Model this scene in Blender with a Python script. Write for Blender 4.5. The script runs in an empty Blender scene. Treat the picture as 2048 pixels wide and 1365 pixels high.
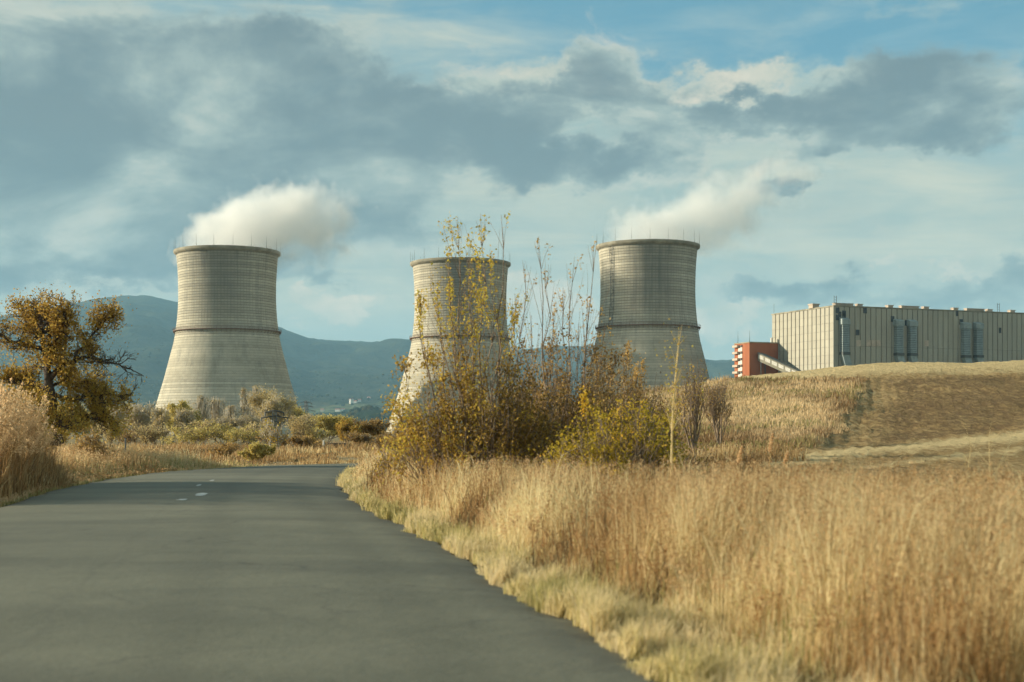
import bpy, math, random
import numpy as np
from mathutils import Vector

SC = bpy.context.scene
COL = SC.collection
rng = np.random.default_rng(11)
random.seed(11)
F = 2844.0      # focal length in photograph pixels (2048 wide)
HY = 865.0      # photograph row of the horizon
CZ = 1.4        # camera height

# ------------------------------------------------------------------ camera
cam = bpy.data.cameras.new('camera')
cam.sensor_width = 36.0
cam.lens = 36.0 * F / 2048.0
cam.shift_y = (HY - 682.5) / 2048.0
cam.clip_start = 0.1
cam.clip_end = 60000
cam.dof.use_dof = True
cam.dof.focus_distance = 200.0
cam.dof.aperture_fstop = 2.2
camo = bpy.data.objects.new('camera', cam)
COL.objects.link(camo)
camo.location = (0, 0, CZ)
camo.rotation_euler = (math.radians(90), 0, 0)
SC.camera = camo

# ------------------------------------------------------------------ light
SUN_EL = math.radians(16.0)
SUN_BACK = math.radians(6.0)
sun_to = Vector((-math.cos(SUN_BACK) * math.cos(SUN_EL), math.sin(SUN_BACK) * math.cos(SUN_EL), math.sin(SUN_EL)))
sl = bpy.data.lights.new('sun', 'SUN')
sl.energy = 5.0
sl.angle = math.radians(0.6)
sl.color = (1.0, 0.88, 0.66)
so = bpy.data.objects.new('sun', sl)
COL.objects.link(so)
so.rotation_euler = (-sun_to).to_track_quat('-Z', 'Y').to_euler()
so.location = (-60, 20, 60)

SC.view_settings.view_transform = 'Standard'
SC.view_settings.look = 'None'
EXP = 0.85
SC.view_settings.exposure = EXP
SC.view_settings.gamma = 1.0
SC.view_settings.use_curve_mapping = False
SC.render.engine = 'CYCLES'
cy = SC.cycles
cy.use_denoising = True
cy.max_bounces = 6
cy.diffuse_bounces = 2
cy.use_adaptive_sampling = True
cy.adaptive_threshold = 0.03
cy.glossy_bounces = 2
cy.transmission_bounces = 4
cy.transparent_max_bounces = 8
cy.volume_bounces = 6
cy.volume_step_rate = 1.0
cy.volume_max_steps = 256
cy.caustics_reflective = False
cy.caustics_refractive = False

# ------------------------------------------------------------------ node helpers
class NT:
    def __init__(self, tree):
        self.t = tree; self.n = tree.nodes; self.l = tree.links
    def new(self, typ, **kw):
        nd = self.n.new(typ)
        for k, v in kw.items():
            setattr(nd, k, v)
        return nd
    def put(self, sock, v):
        if isinstance(v, bpy.types.NodeSocket):
            self.l.new(v, sock)
        elif v is not None:
            sock.default_value = v
    def math(self, op, a, b=None, c=None, clamp=False):
        nd = self.new('ShaderNodeMath', operation=op, use_clamp=clamp)
        self.put(nd.inputs[0], a)
        if b is not None: self.put(nd.inputs[1], b)
        if c is not None: self.put(nd.inputs[2], c)
        return nd.outputs[0]
    def vm(self, op, a, b=None):
        nd = self.new('ShaderNodeVectorMath', operation=op)
        self.put(nd.inputs[0], a)
        if b is not None: self.put(nd.inputs[1], b)
        return nd.outputs[1] if op in ('LENGTH', 'DISTANCE', 'DOT_PRODUCT') else nd.outputs[0]
    def noise(self, vec, scale, detail=4, rough=0.55, dist=0.0, color=False):
        nd = self.new('ShaderNodeTexNoise')
        self.put(nd.inputs['Vector'], vec)
        nd.inputs['Scale'].default_value = scale
        nd.inputs['Detail'].default_value = detail
        nd.inputs['Roughness'].default_value = rough
        nd.inputs['Distortion'].default_value = dist
        return nd.outputs['Color'] if color else nd.outputs['Fac']
    def mr(self, v, a, b, c=0.0, d=1.0, smooth=False):
        nd = self.new('ShaderNodeMapRange')
        if smooth: nd.interpolation_type = 'SMOOTHSTEP'
        self.put(nd.inputs[0], v)
        for i, x in enumerate((a, b, c, d)):
            self.put(nd.inputs[i + 1], x)
        return nd.outputs[0]
    def mix(self, f, a, b, mode='MIX'):
        nd = self.new('ShaderNodeMix', data_type='RGBA', blend_type=mode)
        nd.clamp_factor = True
        self.put(nd.inputs[0], f)
        self.put(nd.inputs[6], a if isinstance(a, bpy.types.NodeSocket) else (*a, 1))
        self.put(nd.inputs[7], b if isinstance(b, bpy.types.NodeSocket) else (*b, 1))
        return nd.outputs[2]
    def ramp(self, f, stops):
        nd = self.new('ShaderNodeValToRGB')
        self.put(nd.inputs[0], f)
        e = nd.color_ramp.elements
        while len(e) < len(stops): e.new(0.5)
        for el, (p, c) in zip(e, stops):
            el.position = p; el.color = (*c, 1)
        return nd.outputs[0]
    def attr(self, name):
        nd = self.new('ShaderNodeAttribute'); nd.attribute_name = name
        return nd.outputs['Fac']
    def mapping(self, vec, scale=(1, 1, 1), rot=(0, 0, 0), loc=(0, 0, 0)):
        nd = self.new('ShaderNodeMapping')
        self.put(nd.inputs[0], vec)
        nd.inputs['Location'].default_value = loc
        nd.inputs['Rotation'].default_value = rot
        nd.inputs['Scale'].default_value = scale
        return nd.outputs[0]
    def bump(self, h, strength=0.5, dist=0.05):
        nd = self.new('ShaderNodeBump')
        nd.inputs['Strength'].default_value = strength
        nd.inputs['Distance'].default_value = dist
        self.put(nd.inputs['Height'], h)
        return nd.outputs[0]

def srgb(r, g, b):
    f = lambda c: (c / 255 / 12.92) if c <= 10 else ((c / 255 + 0.055) / 1.055) ** 2.4
    return (f(r), f(g), f(b))

def material(name, build):
    m = bpy.data.materials.new(name)
    m.use_nodes = True
    nt = NT(m.node_tree)
    nt.n.clear()
    out = nt.new('ShaderNodeOutputMaterial')
    build(nt, out)
    return m

def simple(name, col, rough=0.8, var=0.15, scale=3.0, metal=0.0):
    def b(nt, out):
        p = nt.new('ShaderNodeBsdfPrincipled')
        g = nt.new('ShaderNodeNewGeometry').outputs['Position']
        n = nt.noise(g, scale, 5, 0.6)
        k = nt.mr(n, 0.3, 0.7, 1 - var, 1 + var)
        c = nt.vm('SCALE', (*col,), None)
        nd = c.node; nt.put(nd.inputs['Scale'], k)
        nt.put(p.inputs['Base Color'], c)
        p.inputs['Roughness'].default_value = rough
        p.inputs['Metallic'].default_value = metal
        nt.l.new(p.outputs[0], out.inputs[0])
    return material(name, b)

# ------------------------------------------------------------------ world: daylight sky with cloud layers
world = bpy.data.worlds.new('World')
SC.world = world
world.use_nodes = True
w = NT(world.node_tree)
w.n.clear()
wo = w.new('ShaderNodeOutputWorld')
bg = w.new('ShaderNodeBackground')
STR = 0.10
bg.inputs['Strength'].default_value = STR
sky = w.new('ShaderNodeTexSky')
sky.sky_type = 'NISHITA'
sky.sun_disc = False
sky.sun_elevation = SUN_EL
sky.sun_rotation = math.atan2(sun_to.x, sun_to.y)
sky.air_density = 1.0; sky.dust_density = 0.6; sky.ozone_density = 1.5
tc = w.new('ShaderNodeTexCoord').outputs['Generated']
sep = w.new('ShaderNodeSeparateXYZ'); w.put(sep.inputs[0], tc)
az = w.math('ARCTAN2', sep.outputs[0], sep.outputs[1])
el = w.math('ARCSINE', sep.outputs[2])
cmb = w.new('ShaderNodeCombineXYZ')
w.put(cmb.inputs[0], az); w.put(cmb.inputs[1], el)
AE = cmb.outputs[0]
def ae(px, py):
    a = math.atan((px - 1024) / F)
    return a, math.atan((HY - py) / F * math.cos(a))
# warped coordinates so that cloud outlines are ragged
stretched = w.mapping(AE, scale=(1.0, 1.45, 1.0), rot=(0, 0, math.radians(-12)))
wn1 = w.noise(stretched, 8.0, 3, 0.55, 0.0, True)
wn2 = w.noise(stretched, 34.0, 6, 0.62, 0.0, True)
wc1 = w.vm('MULTIPLY', w.vm('SUBTRACT', wn1, (0.5, 0.5, 0.5)), (0.10, 0.06, 0.0))
wc2 = w.vm('MULTIPLY', w.vm('SUBTRACT', wn2, (0.5, 0.5, 0.5)), (0.075, 0.05, 0.0))
P = w.vm('ADD', w.vm('ADD', AE, wc1), wc2)
def blobs(lst, pos=None):
    acc = None
    for cx, cyy, rx, ry, amp in lst:
        a, e = ae(cx, cyy)
        q = w.vm('MULTIPLY', w.vm('SUBTRACT', pos or P, (a, e, 0)), (F / rx, F / ry, 0))
        d = w.vm('LENGTH', q)
        v = w.mr(d, 0.0, 1.7, amp, 0.0, True)
        acc = v if acc is None else w.math('ADD', acc, v)
    return acc
fine = w.noise(stretched, 17.0, 8, 0.62, 0.2)
tex = w.noise(w.vm('ADD', stretched, wc1), 9.0, 10, 0.60, 0.6)
big = w.noise(w.mapping(AE, scale=(1.0, 1.9, 1.0), loc=(3.1, 0.7, 0)), 5.0, 6, 0.6, 0.1)
streak = w.noise(w.mapping(AE, scale=(1.0, 5.0, 1.0), rot=(0, 0, math.radians(-8)), loc=(0.4, 0.2, 0)), 7.0, 7, 0.6, 0.5)
inframe = w.mr(w.math('ABSOLUTE', az), 0.36, 0.62, 1.0, 0.0, True)
K = 1.0 / (STR * 2 ** EXP)
def sc(r, g, b, k=1.0):
    c = srgb(r, g, b)
    return tuple(x * K * k for x in c)
# clear blue part
tint = w.vm('MULTIPLY', sky.outputs[0], (0.40, 0.66, 0.74))
blue = w.mix(0.75, tint, sc(100, 166, 190))
blue = w.mix(w.mr(streak, 0.45, 0.75, 0.0, 0.45), blue, sc(165, 200, 205))
grad = w.mr(el, 0.04, 0.27, 0.0, 1.0, True)
base = w.mix(grad, sc(176, 202, 190), blue)
# pale veil of high cloud
veil_b = blobs([(300, 300, 900, 420, 1.0), (1250, 215, 420, 70, 0.75), (1700, 430, 520, 200, 0.85), (1200, 480, 500, 200, 0.9),
                (600, 620, 700, 120, 0.8), (1750, 620, 520, 110, 0.7), (1500, 165, 300, 36, 0.35), (1900, 10, 200, 16, 0.3)])
veil_n = w.math('ADD', w.math('MULTIPLY', big, 0.8), w.math('MULTIPLY', streak, 0.7))
veil_out = w.math('MULTIPLY', w.math('SUBTRACT', 1.0, inframe), 0.55)
veil_f = w.mr(w.math('ADD', w.math('ADD', veil_b, veil_out), veil_n), 0.80, 1.60, 0.0, 0.92, True)
veil_c = w.mix(w.mr(streak, 0.35, 0.66), sc(160, 190, 186), sc(208, 219, 198))
veil_c = w.mix(w.mr(tex, 0.45, 0.62, 0.0, 0.35), veil_c, sc(172, 190, 180))
col = w.mix(veil_f, base, veil_c)
# bright cream cumulus and the lit streak
cu = blobs([(640, 632, 85, 34, 1.7), (570, 610, 50, 22, 1.3), (1080, 610, 90, 62, 1.9), (1140, 655, 90, 40, 1.5), (930, 335, 70, 55, 0.9),
            (1450, 635, 80, 34, 1.4), (1030, 125, 170, 34, 1.0), (1330, 158, 330, 26, 0.95), (1850, 520, 150, 14, 0.8), (1680, 560, 150, 12, 0.6),
            (730, 610, 40, 20, 0.6), (1380, 350, 70, 30, 0.7), (240, 578, 200, 24, 0.9), (1560, 300, 160, 26, 0.6), (1650, 480, 300, 30, 0.35), (900, 600, 200, 40, 0.4), (30, 590, 120, 20, 0.6), (560, 470, 60, 20, 0.3), (1150, 260, 120, 20, 0.6)])
cu_f = w.mr(w.math('ADD', cu, w.math('MULTIPLY', w.math('SUBTRACT', tex, 0.5), 3.2)), 0.30, 1.05, 0.0, 0.92, True)
col = w.mix(cu_f, col, w.mix(w.mr(fine, 0.4, 0.62), sc(196, 208, 192), sc(238, 234, 210)))
# dark clouds
dk = blobs([(200, 230, 560, 190, 1.2), (640, 150, 200, 90, 1.0), (150, 450, 520, 120, 1.25), (520, 470, 300, 70, 0.6), (150, 180, 300, 120, 0.5), (700, 340, 300, 80, 0.75), (950, 240, 170, 80, 1.15),
            (1030, 320, 250, 66, 1.1), (1200, 108, 90, 42, 1.3), (1230, 185, 160, 46, 1.3), (1255, 312, 150, 50, 1.45), (1440, 240, 110, 38, 1.25),
            (1540, 205, 120, 36, 1.25), (1690, 200, 120, 78, 1.35), (1870, 225, 150, 86, 1.35), (1780, 285, 150, 30, 0.9), (1590, 352, 60, 26, 1.1),
            (1950, 553, 230, 40, 1.0), (1700, 594, 240, 34, 0.8), (930, 342, 60, 46, -0.75), (1140, 262, 90, 22, -0.4), (70, 50, 160, 70, -0.4), (800, 130, 60, 60, -0.3), (1450, 594, 130, 30, 1.0), (60, 560, 260, 36, 0.85), (330, 545, 200, 30, 0.65),
            (560, 50, 120, 26, 0.55), (660, 570, 120, 16, 0.5), (1950, 360, 150, 16, 0.5), (880, 470, 160, 26, 0.5), (150, 40, 320, 60, 0.7), (1850, 700, 200, 20, 0.3)])
dk_out = w.math('MULTIPLY', w.math('SUBTRACT', 1.0, inframe), w.mr(big, 0.42, 0.62, 0.0, 0.8, True))
texc = w.math('MULTIPLY', w.math('SUBTRACT', tex, 0.5), 2.1)
dk_s = w.math('ADD', w.math('ADD', dk, dk_out), texc)
dk_f = w.mr(dk_s, 0.22, 0.90, 0.0, 0.95, True)
# inside: lit upper edges and thin places are paler than the thick core
inner = w.noise(w.mapping(AE, scale=(1.0, 2.2, 1.0), rot=(0, 0, math.radians(-14)), loc=(5.3, 1.1, 0)), 6.5, 8, 0.58, 0.4)
dk_core = w.mr(w.math('ADD', w.math('MULTIPLY', dk_s, 0.55), w.math('MULTIPLY', w.math('SUBTRACT', inner, 0.5), 3.6)), -0.05, 1.15, 0.0, 1.0, True)
dk_c = w.ramp(dk_core, [(0.0, sc(196, 211, 199, 0.1)), (0.3, sc(160, 184, 180, 0.1)), (0.6, sc(136, 161, 163, 0.1)), (1.0, sc(108, 134, 143, 0.1))])
dk_c = w.vm('MULTIPLY', dk_c, (10, 10, 10))
col = w.mix(dk_f, col, dk_c)
hz = w.mr(el, -0.02, 0.0, 1.0, 0.0)
col = w.vm('MULTIPLY', col, (1.04, 0.93, 0.93))
col = w.mix(hz, col, sc(95, 100, 88))
w.put(bg.inputs[0], col)
w.l.new(bg.outputs[0], wo.inputs[0])
world.cycles.sampling_method = 'MANUAL'
world.cycles.sample_map_resolution = 512

# ------------------------------------------------------------------ object helpers
def tag(o, label=None, cat=None, group=None, kind=None):
    if label: o['label'] = label
    if cat: o['category'] = cat
    if group: o['group'] = group
    if kind: o['kind'] = kind
    return o

def empty(name, loc=(0, 0, 0), rz=0.0):
    o = bpy.data.objects.new(name, None)
    o.empty_display_size = 0.5
    COL.objects.link(o)
    o.location = loc; o.rotation_euler = (0, 0, rz)
    return o

class MB:
    """collects polygons; faces are lists of vertex arrays"""
    def __init__(self):
        self.v = []; self.f = {}; self.n = 0; self.t = []
    def add(self, verts, faces, tint=None):
        verts = np.asarray(verts, dtype=np.float64).reshape(-1, 3)
        if not isinstance(faces, (list, tuple)): faces = [faces]
        for fa in faces:
            fa = np.asarray(fa, dtype=np.int64)
            if fa.ndim == 1: fa = fa[None]
            if fa.size:
                self.f.setdefault(fa.shape[1], []).append(fa + self.n)
        self.v.append(verts)
        if tint is None: tint = 0.5
        self.t.append(np.broadcast_to(np.asarray(tint, dtype=np.float64), (len(verts),)))
        self.n += len(verts)
        return self
    def box(self, a, b):
        x0, y0, z0 = a; x1, y1, z1 = b
        v = [(x0, y0, z0), (x1, y0, z0), (x1, y1, z0), (x0, y1, z0), (x0, y0, z1), (x1, y0, z1), (x1, y1, z1), (x0, y1, z1)]
        return self.add(v, np.array([(0, 3, 2, 1), (4, 5, 6, 7), (0, 1, 5, 4), (1, 2, 6, 5), (2, 3, 7, 6), (3, 0, 4, 7)]))
    def tube(self, pts, rad, sides=5, tint=None):
        pts = np.asarray(pts, float); k = len(pts)
        rad = np.broadcast_to(np.asarray(rad, float), (k,))
        d = np.gradient(pts, axis=0); d /= np.maximum(np.linalg.norm(d, axis=1, keepdims=True), 1e-9)
        ref = np.where(np.abs(d[:, 2:3]) > 0.9, np.array([[1.0, 0, 0]]), np.array([[0, 0, 1.0]]))
        u = np.cross(d, ref); u /= np.maximum(np.linalg.norm(u, axis=1, keepdims=True), 1e-9)
        for i in range(1, k):
            if np.dot(u[i], u[i - 1]) < 0: u[i] = -u[i]
        vv = np.cross(d, u)
        a = np.linspace(0, 2 * np.pi, sides, endpoint=False)
        ring = (u[:, None] * np.cos(a)[None, :, None] + vv[:, None] * np.sin(a)[None, :, None]) * rad[:, None, None] + pts[:, None]
        idx = np.arange(k * sides).reshape(k, sides)
        n1 = np.roll(idx, -1, 1)
        q = np.stack([idx[:-1], n1[:-1], n1[1:], idx[1:]], -1).reshape(-1, 4)
        self.add(ring.reshape(-1, 3), [q, idx[0][::-1].copy(), idx[-1].copy()], tint)
        return self
    def mesh(self, name, smooth=False):
        me = bpy.data.meshes.new(name)
        if not self.v: return me
        V = np.concatenate(self.v)
        me.vertices.add(len(V)); me.vertices.foreach_set('co', V.astype(np.float32).ravel())
        loops = []; starts = []; s = 0
        for n, fl in self.f.items():
            A = np.concatenate(fl)
            loops.append(A.ravel()); starts.append(s + np.arange(len(A)) * n); s += A.size
        L = np.concatenate(loops); S = np.concatenate(starts)
        me.loops.add(len(L)); me.loops.foreach_set('vertex_index', L.astype(np.int32))
        me.polygons.add(len(S)); me.polygons.foreach_set('loop_start', S.astype(np.int32))
        T = np.concatenate(self.t)
        at = me.attributes.new('tint', 'FLOAT', 'POINT'); at.data.foreach_set('value', T.astype(np.float32))
        me.polygons.foreach_set('use_smooth', np.full(len(S), bool(smooth)))
        me.update(calc_edges=True)
        me.validate()
        return me
    def build(self, name, mat, parent=None, smooth=False, kind=None, label=None):
        me = self.mesh(name, smooth)
        me.materials.append(mat)
        o = bpy.data.objects.new(name, me); COL.objects.link(o)
        if parent: o.parent = parent
        if kind: o['kind'] = kind
        if label: o['label'] = label
        return o

def share(name, me, parent, loc=(0, 0, 0), rot=(0, 0, 0), scale=(1, 1, 1)):
    o = bpy.data.objects.new(name, me); COL.objects.link(o)
    o.parent = parent; o.location = loc; o.rotation_euler = rot; o.scale = scale
    return o

def vnoise(x, y, seed=0, octaves=4, rough=0.5):
    """value noise on arrays"""
    r = np.random.default_rng(seed)
    tab = r.random((64, 64)); out = 0; amp = 1; tot = 0
    for o in range(octaves):
        xi = np.floor(x).astype(int); yi = np.floor(y).astype(int)
        fx = x - xi; fy = y - yi
        fx = fx * fx * (3 - 2 * fx); fy = fy * fy * (3 - 2 * fy)
        g = lambda i, j: tab[i % 64, j % 64]
        v = (g(xi, yi) * (1 - fx) + g(xi + 1, yi) * fx) * (1 - fy) + (g(xi, yi + 1) * (1 - fx) + g(xi + 1, yi + 1) * fx) * fy
        out = out + v * amp; tot += amp; amp *= rough
        x = x * 2.03 + 17.3; y = y * 2.03 + 5.7
    return out / tot

def smooth(t):
    t = np.clip(t, 0, 1); return t * t * (3 - 2 * t)

# ------------------------------------------------------------------ terrain
HCX = np.array([-40, -14, -1, 12, 21, 30, 38, 54, 80, 200])
HCZ = np.array([0, 0.2, 1.7, 4.9, 6.9, 8.0, 8.85, 9.3, 9.5, 9.0])
def H(x, y):
    x = np.asarray(x, float); y = np.asarray(y, float)
    hc = np.interp(x, HCX, HCZ)
    up = smooth((y - 52) / 110) * 0.65 + np.clip((y - 52) / 98, 0, 1) * 0.35
    down = 1 - smooth((y - 165) / 130)
    near = smooth((y - 62) / 20)
    lump = (vnoise(x * 0.12, y * 0.12, 3) - 0.5) * 0.8 * np.clip((y - 52) / 40, 0, 1) * np.clip(hc / 4, 0, 1) * down
    low = (vnoise(x * 0.35 + 9, y * 0.35, 4) - 0.5) * 0.10
    far = (vnoise(x * 0.004, y * 0.004, 8) - 0.5) * 3 * smooth((y - 250) / 400)
    return hc * up * down + lump + low + far - 0.06

def ground_pt(px, py, ymax=400):
    ys = np.linspace(6, ymax, 4000)
    xs = (px - 1024) / F * ys; zs = CZ + (HY - py) / F * ys
    k = np.argmax(zs < H(xs, ys))
    return xs[k], ys[k], zs[k]

def at(px, y, h=0.0):
    x = (px - 1024) / F * y
    return float(x), float(y), float(H(x, y)) + h

# ------------------------------------------------------------------ road edges
RP = np.array([(8.0, -40), (3.7, -10), (0.885, 7.96), (0.47, 10.6), (-1.19, 19.4), (-3.26, 29.5), (-4.75, 39.8), (-5.6, 48.5), (-4.6, 54.5), (0, 58.5), (10, 60.5), (40, 62.0), (90, 62)])
LP = np.array([(0.9, -40), (-3.4, -10), (-6.25, 8), (-6.75, 10.6), (-8.3, 19.4), (-10.2, 29.5), (-11.8, 39.8), (-12.3, 49.8), (-10.3, 58.8), (-5, 64.5), (8, 67.5), (40, 69), (90, 69)])
def catmull(Pn, n=14):
    out = []
    Q = np.vstack([2 * Pn[0] - Pn[1], Pn, 2 * Pn[-1] - Pn[-2]])
    for i in range(1, len(Q) - 2):
        t = np.linspace(0, 1, n, endpoint=False)[:, None]
        a, b, c, d = Q[i - 1], Q[i], Q[i + 1], Q[i + 2]
        out.append(0.5 * ((2 * b) + (-a + c) * t + (2 * a - 5 * b + 4 * c - d) * t ** 2 + (-a + 3 * b - 3 * c + d) * t ** 3))
    out.append(Q[-2][None])
    return np.vstack(out)
Rc = catmull(RP); Lc = catmull(LP)
ROADPOLY = np.vstack([Lc, Rc[::-1]])
def in_poly(x, y, poly):
    c = np.zeros(x.shape, bool); n = len(poly); j = n - 1
    for i in range(n):
        xi, yi = poly[i]; xj, yj = poly[j]
        if yi != yj:
            c ^= ((yi > y) != (yj > y)) & (x < (xj - xi) * (y - yi) / (yj - yi) + xi)
        j = i
    return c
def dist_line(x, y, line):
    """distance to a polyline"""
    best = np.full(x.shape, 1e9)
    for i in range(len(line) - 1):
        a = line[i]; d = line[i + 1] - a; L2 = (d ** 2).sum()
        t = np.clip(((x - a[0]) * d[0] + (y - a[1]) * d[1]) / L2, 0, 1)
        best = np.minimum(best, np.hypot(x - a[0] - d[0] * t, y - a[1] - d[1] * t))
    return best

# ------------------------------------------------------------------ materials
GAIN = {'straw': (1.32, 1.25, 1.14), 'plume': (1.3, 1.2, 1.05), 'hill_grass': (1.38, 1.28, 1.12), 'leaf_shrub': (1.6, 1.38, 1.0), 'leaf_brown': (1.75, 1.5, 1.2), 'leaf_lime': (1.3, 1.2, 1.0), 'leaf_grey': (1.75, 1.65, 1.4), 'leaf_olive': (1.75, 1.6, 1.3), 'leaf_pale': (1.3, 1.25, 1.15)}
def foliage(name, stops, trans=0.35, rough=0.7):
    gn = GAIN.get(name, (1, 1, 1))
    stops = [(p, tuple(min(0.82, a * b) for a, b in zip(c, gn))) for p, c in stops]
    trans = min(0.5, trans + 0.1)
    def b(nt, out):
        t = nt.attr('tint')
        c = nt.ramp(t, stops)
        d = nt.new('ShaderNodeBsdfDiffuse'); nt.put(d.inputs[0], c)
        tr = nt.new('ShaderNodeBsdfTranslucent'); nt.put(tr.inputs[0], c)
        m = nt.new('ShaderNodeMixShader'); m.inputs[0].default_value = trans
        nt.l.new(d.outputs[0], m.inputs[1]); nt.l.new(tr.outputs[0], m.inputs[2])
        nt.l.new(m.outputs[0], out.inputs[0])
    return material(name, b)

M = {}
M['bark'] = simple('bark', (0.075, 0.055, 0.04), 0.9, 0.35, 6)
M['pale_bark'] = simple('pale_bark', (0.45, 0.40, 0.31), 0.9, 0.25, 2)
M['twig'] = simple('twig', (0.22, 0.165, 0.115), 0.9, 0.3, 8)
M['straw'] = foliage('straw', [(0, (0.13, 0.10, 0.06)), (0.2, (0.29, 0.18, 0.085)), (0.42, (0.37, 0.275, 0.15)), (0.62, (0.50, 0.40, 0.23)), (0.85, (0.66, 0.56, 0.37)), (1, (0.22, 0.28, 0.08))], 0.35)
M['hill_grass'] = foliage('hill_grass', [(0, (0.12, 0.08, 0.045)), (0.3, (0.21, 0.15, 0.09)), (0.6, (0.33, 0.26, 0.17)), (0.86, (0.48, 0.40, 0.27)), (1, (0.20, 0.20, 0.09))], 0.3)
M['verge'] = foliage('verge', [(0, (0.22, 0.22, 0.08)), (0.25, (0.44, 0.39, 0.16)), (0.55, (0.64, 0.54, 0.27)), (1, (0.74, 0.62, 0.38))], 0.35)
M['plume'] = foliage('plume', [(0, (0.22, 0.13, 0.06)), (0.5, (0.40, 0.28, 0.16)), (1, (0.62, 0.50, 0.34))], 0.4)
M['leaf_gold'] = foliage('leaf_gold', [(0, (0.20, 0.13, 0.04)), (0.4, (0.45, 0.28, 0.07)), (0.75, (0.60, 0.42, 0.10)), (1, (0.44, 0.38, 0.09))], 0.4)
M['leaf_shrub'] = foliage('leaf_shrub', [(0, (0.11, 0.085, 0.04)), (0.35, (0.22, 0.17, 0.065)), (0.6, (0.40, 0.31, 0.09)), (0.8, (0.31, 0.31, 0.07)), (1, (0.56, 0.49, 0.16))], 0.4)
M['leaf_brown'] = foliage('leaf_brown', [(0, (0.11, 0.085, 0.05)), (0.5, (0.23, 0.18, 0.09)), (1, (0.42, 0.33, 0.15))], 0.3)
M['leaf_lime'] = foliage('leaf_lime', [(0, (0.13, 0.11, 0.03)), (0.35, (0.28, 0.24, 0.04)), (0.7, (0.52, 0.40, 0.07)), (1, (0.55, 0.32, 0.06))], 0.45)
M['leaf_grey'] = foliage('leaf_grey', [(0, (0.18, 0.15, 0.085)), (0.5, (0.32, 0.27, 0.16)), (1, (0.48, 0.41, 0.25))], 0.3)
M['leaf_pale'] = foliage('leaf_pale', [(0, (0.24, 0.20, 0.12)), (0.5, (0.36, 0.31, 0.20)), (1, (0.50, 0.44, 0.30))], 0.3)
M['leaf_olive'] = foliage('leaf_olive', [(0, (0.17, 0.16, 0.065)), (0.5, (0.34, 0.30, 0.12)), (1, (0.52, 0.43, 0.20))], 0.35)
M['metal'] = simple('dark_metal', (0.10, 0.11, 0.11), 0.6, 0.2, 2, 0.3)
M['pylon'] = simple('galvanised_steel', (0.22, 0.25, 0.26), 0.6, 0.2, 2, 0.2)
M['rust'] = simple('rusty_steel', (0.16, 0.09, 0.06), 0.8, 0.3, 2)
M['whitewash'] = simple('whitewash', (0.62, 0.60, 0.54), 0.9, 0.2, 2)
M['render_wall'] = simple('rendered_wall', (0.36, 0.32, 0.25), 0.9, 0.2, 2)
M['tile_roof'] = simple('red_roof', (0.30, 0.12, 0.07), 0.9, 0.2, 1)
M['dark_roof'] = simple('dark_roof', (0.08, 0.075, 0.07), 0.9, 0.2, 1)
M['glass'] = simple('dark_glass', (0.03, 0.04, 0.05), 0.2, 0.1, 1)
M['wood'] = simple('weathered_wood', (0.28, 0.24, 0.18), 0.9, 0.2, 3)
M['paint'] = simple('worn_white_paint', (0.42, 0.44, 0.42), 0.8, 0.25, 5)

def soil(nt, out):
    g = nt.new('ShaderNodeNewGeometry').outputs['Position']
    n1 = nt.noise(g, 0.05, 5, 0.6); n2 = nt.noise(g, 1.3, 6, 0.65); n3 = nt.noise(g, 9, 4, 0.7)
    c = nt.mix(nt.mr(n1, 0.4, 0.62), (0.26, 0.20, 0.11), (0.17, 0.15, 0.07))
    c = nt.mix(nt.mr(n2, 0.42, 0.62), c, (0.33, 0.26, 0.15))
    c = nt.mix(nt.mr(n3, 0.5, 0.75, 0, 0.6), c, (0.12, 0.09, 0.055))
    p = nt.new('ShaderNodeBsdfPrincipled'); nt.put(p.inputs['Base Color'], c); p.inputs['Roughness'].default_value = 1
    p.inputs['Specular IOR Level'].default_value = 0.1
    nt.put(p.inputs['Normal'], nt.bump(nt.math('ADD', n2, n3), 0.6, 0.12))
    nt.l.new(p.outputs[0], out.inputs[0])
M['soil'] = material('dry_ground', soil)

def field(nt, out):
    g = nt.new('ShaderNodeNewGeometry').outputs['Position']
    s = nt.attr('tint')
    r = nt.mapping(g, scale=(1.5, 0.40, 1.0), rot=(0, 0, math.radians(14)))
    n1 = nt.noise(r, 1.4, 6, 0.7, 0.4); n2 = nt.noise(g, 3.0, 6, 0.7); n3 = nt.noise(g, 0.12, 4, 0.6)
    k = nt.math('ADD', s, nt.math('MULTIPLY', nt.math('SUBTRACT', n1, 0.5), 1.5))
    k = nt.math('ADD', k, nt.math('MULTIPLY', nt.math('SUBTRACT', n2, 0.5), 1.1))
    k = nt.math('ADD', k, nt.math('MULTIPLY', nt.math('SUBTRACT', n3, 0.5), 0.5))
    c = nt.ramp(k, [(0.05, (0.16, 0.105, 0.052)), (0.42, (0.33, 0.23, 0.105)), (0.62, (0.42, 0.32, 0.165)), (0.95, (0.60, 0.47, 0.25))])
    p = nt.new('ShaderNodeBsdfPrincipled'); nt.put(p.inputs['Base Color'], c); p.inputs['Roughness'].default_value = 1
    p.inputs['Specular IOR Level'].default_value = 0.1
    nt.put(p.inputs['Normal'], nt.bump(nt.math('ADD', n1, n2), 1.0, 0.25))
    nt.l.new(p.outputs[0], out.inputs[0])
M['field'] = material('ploughed_stubble', field)

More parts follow.
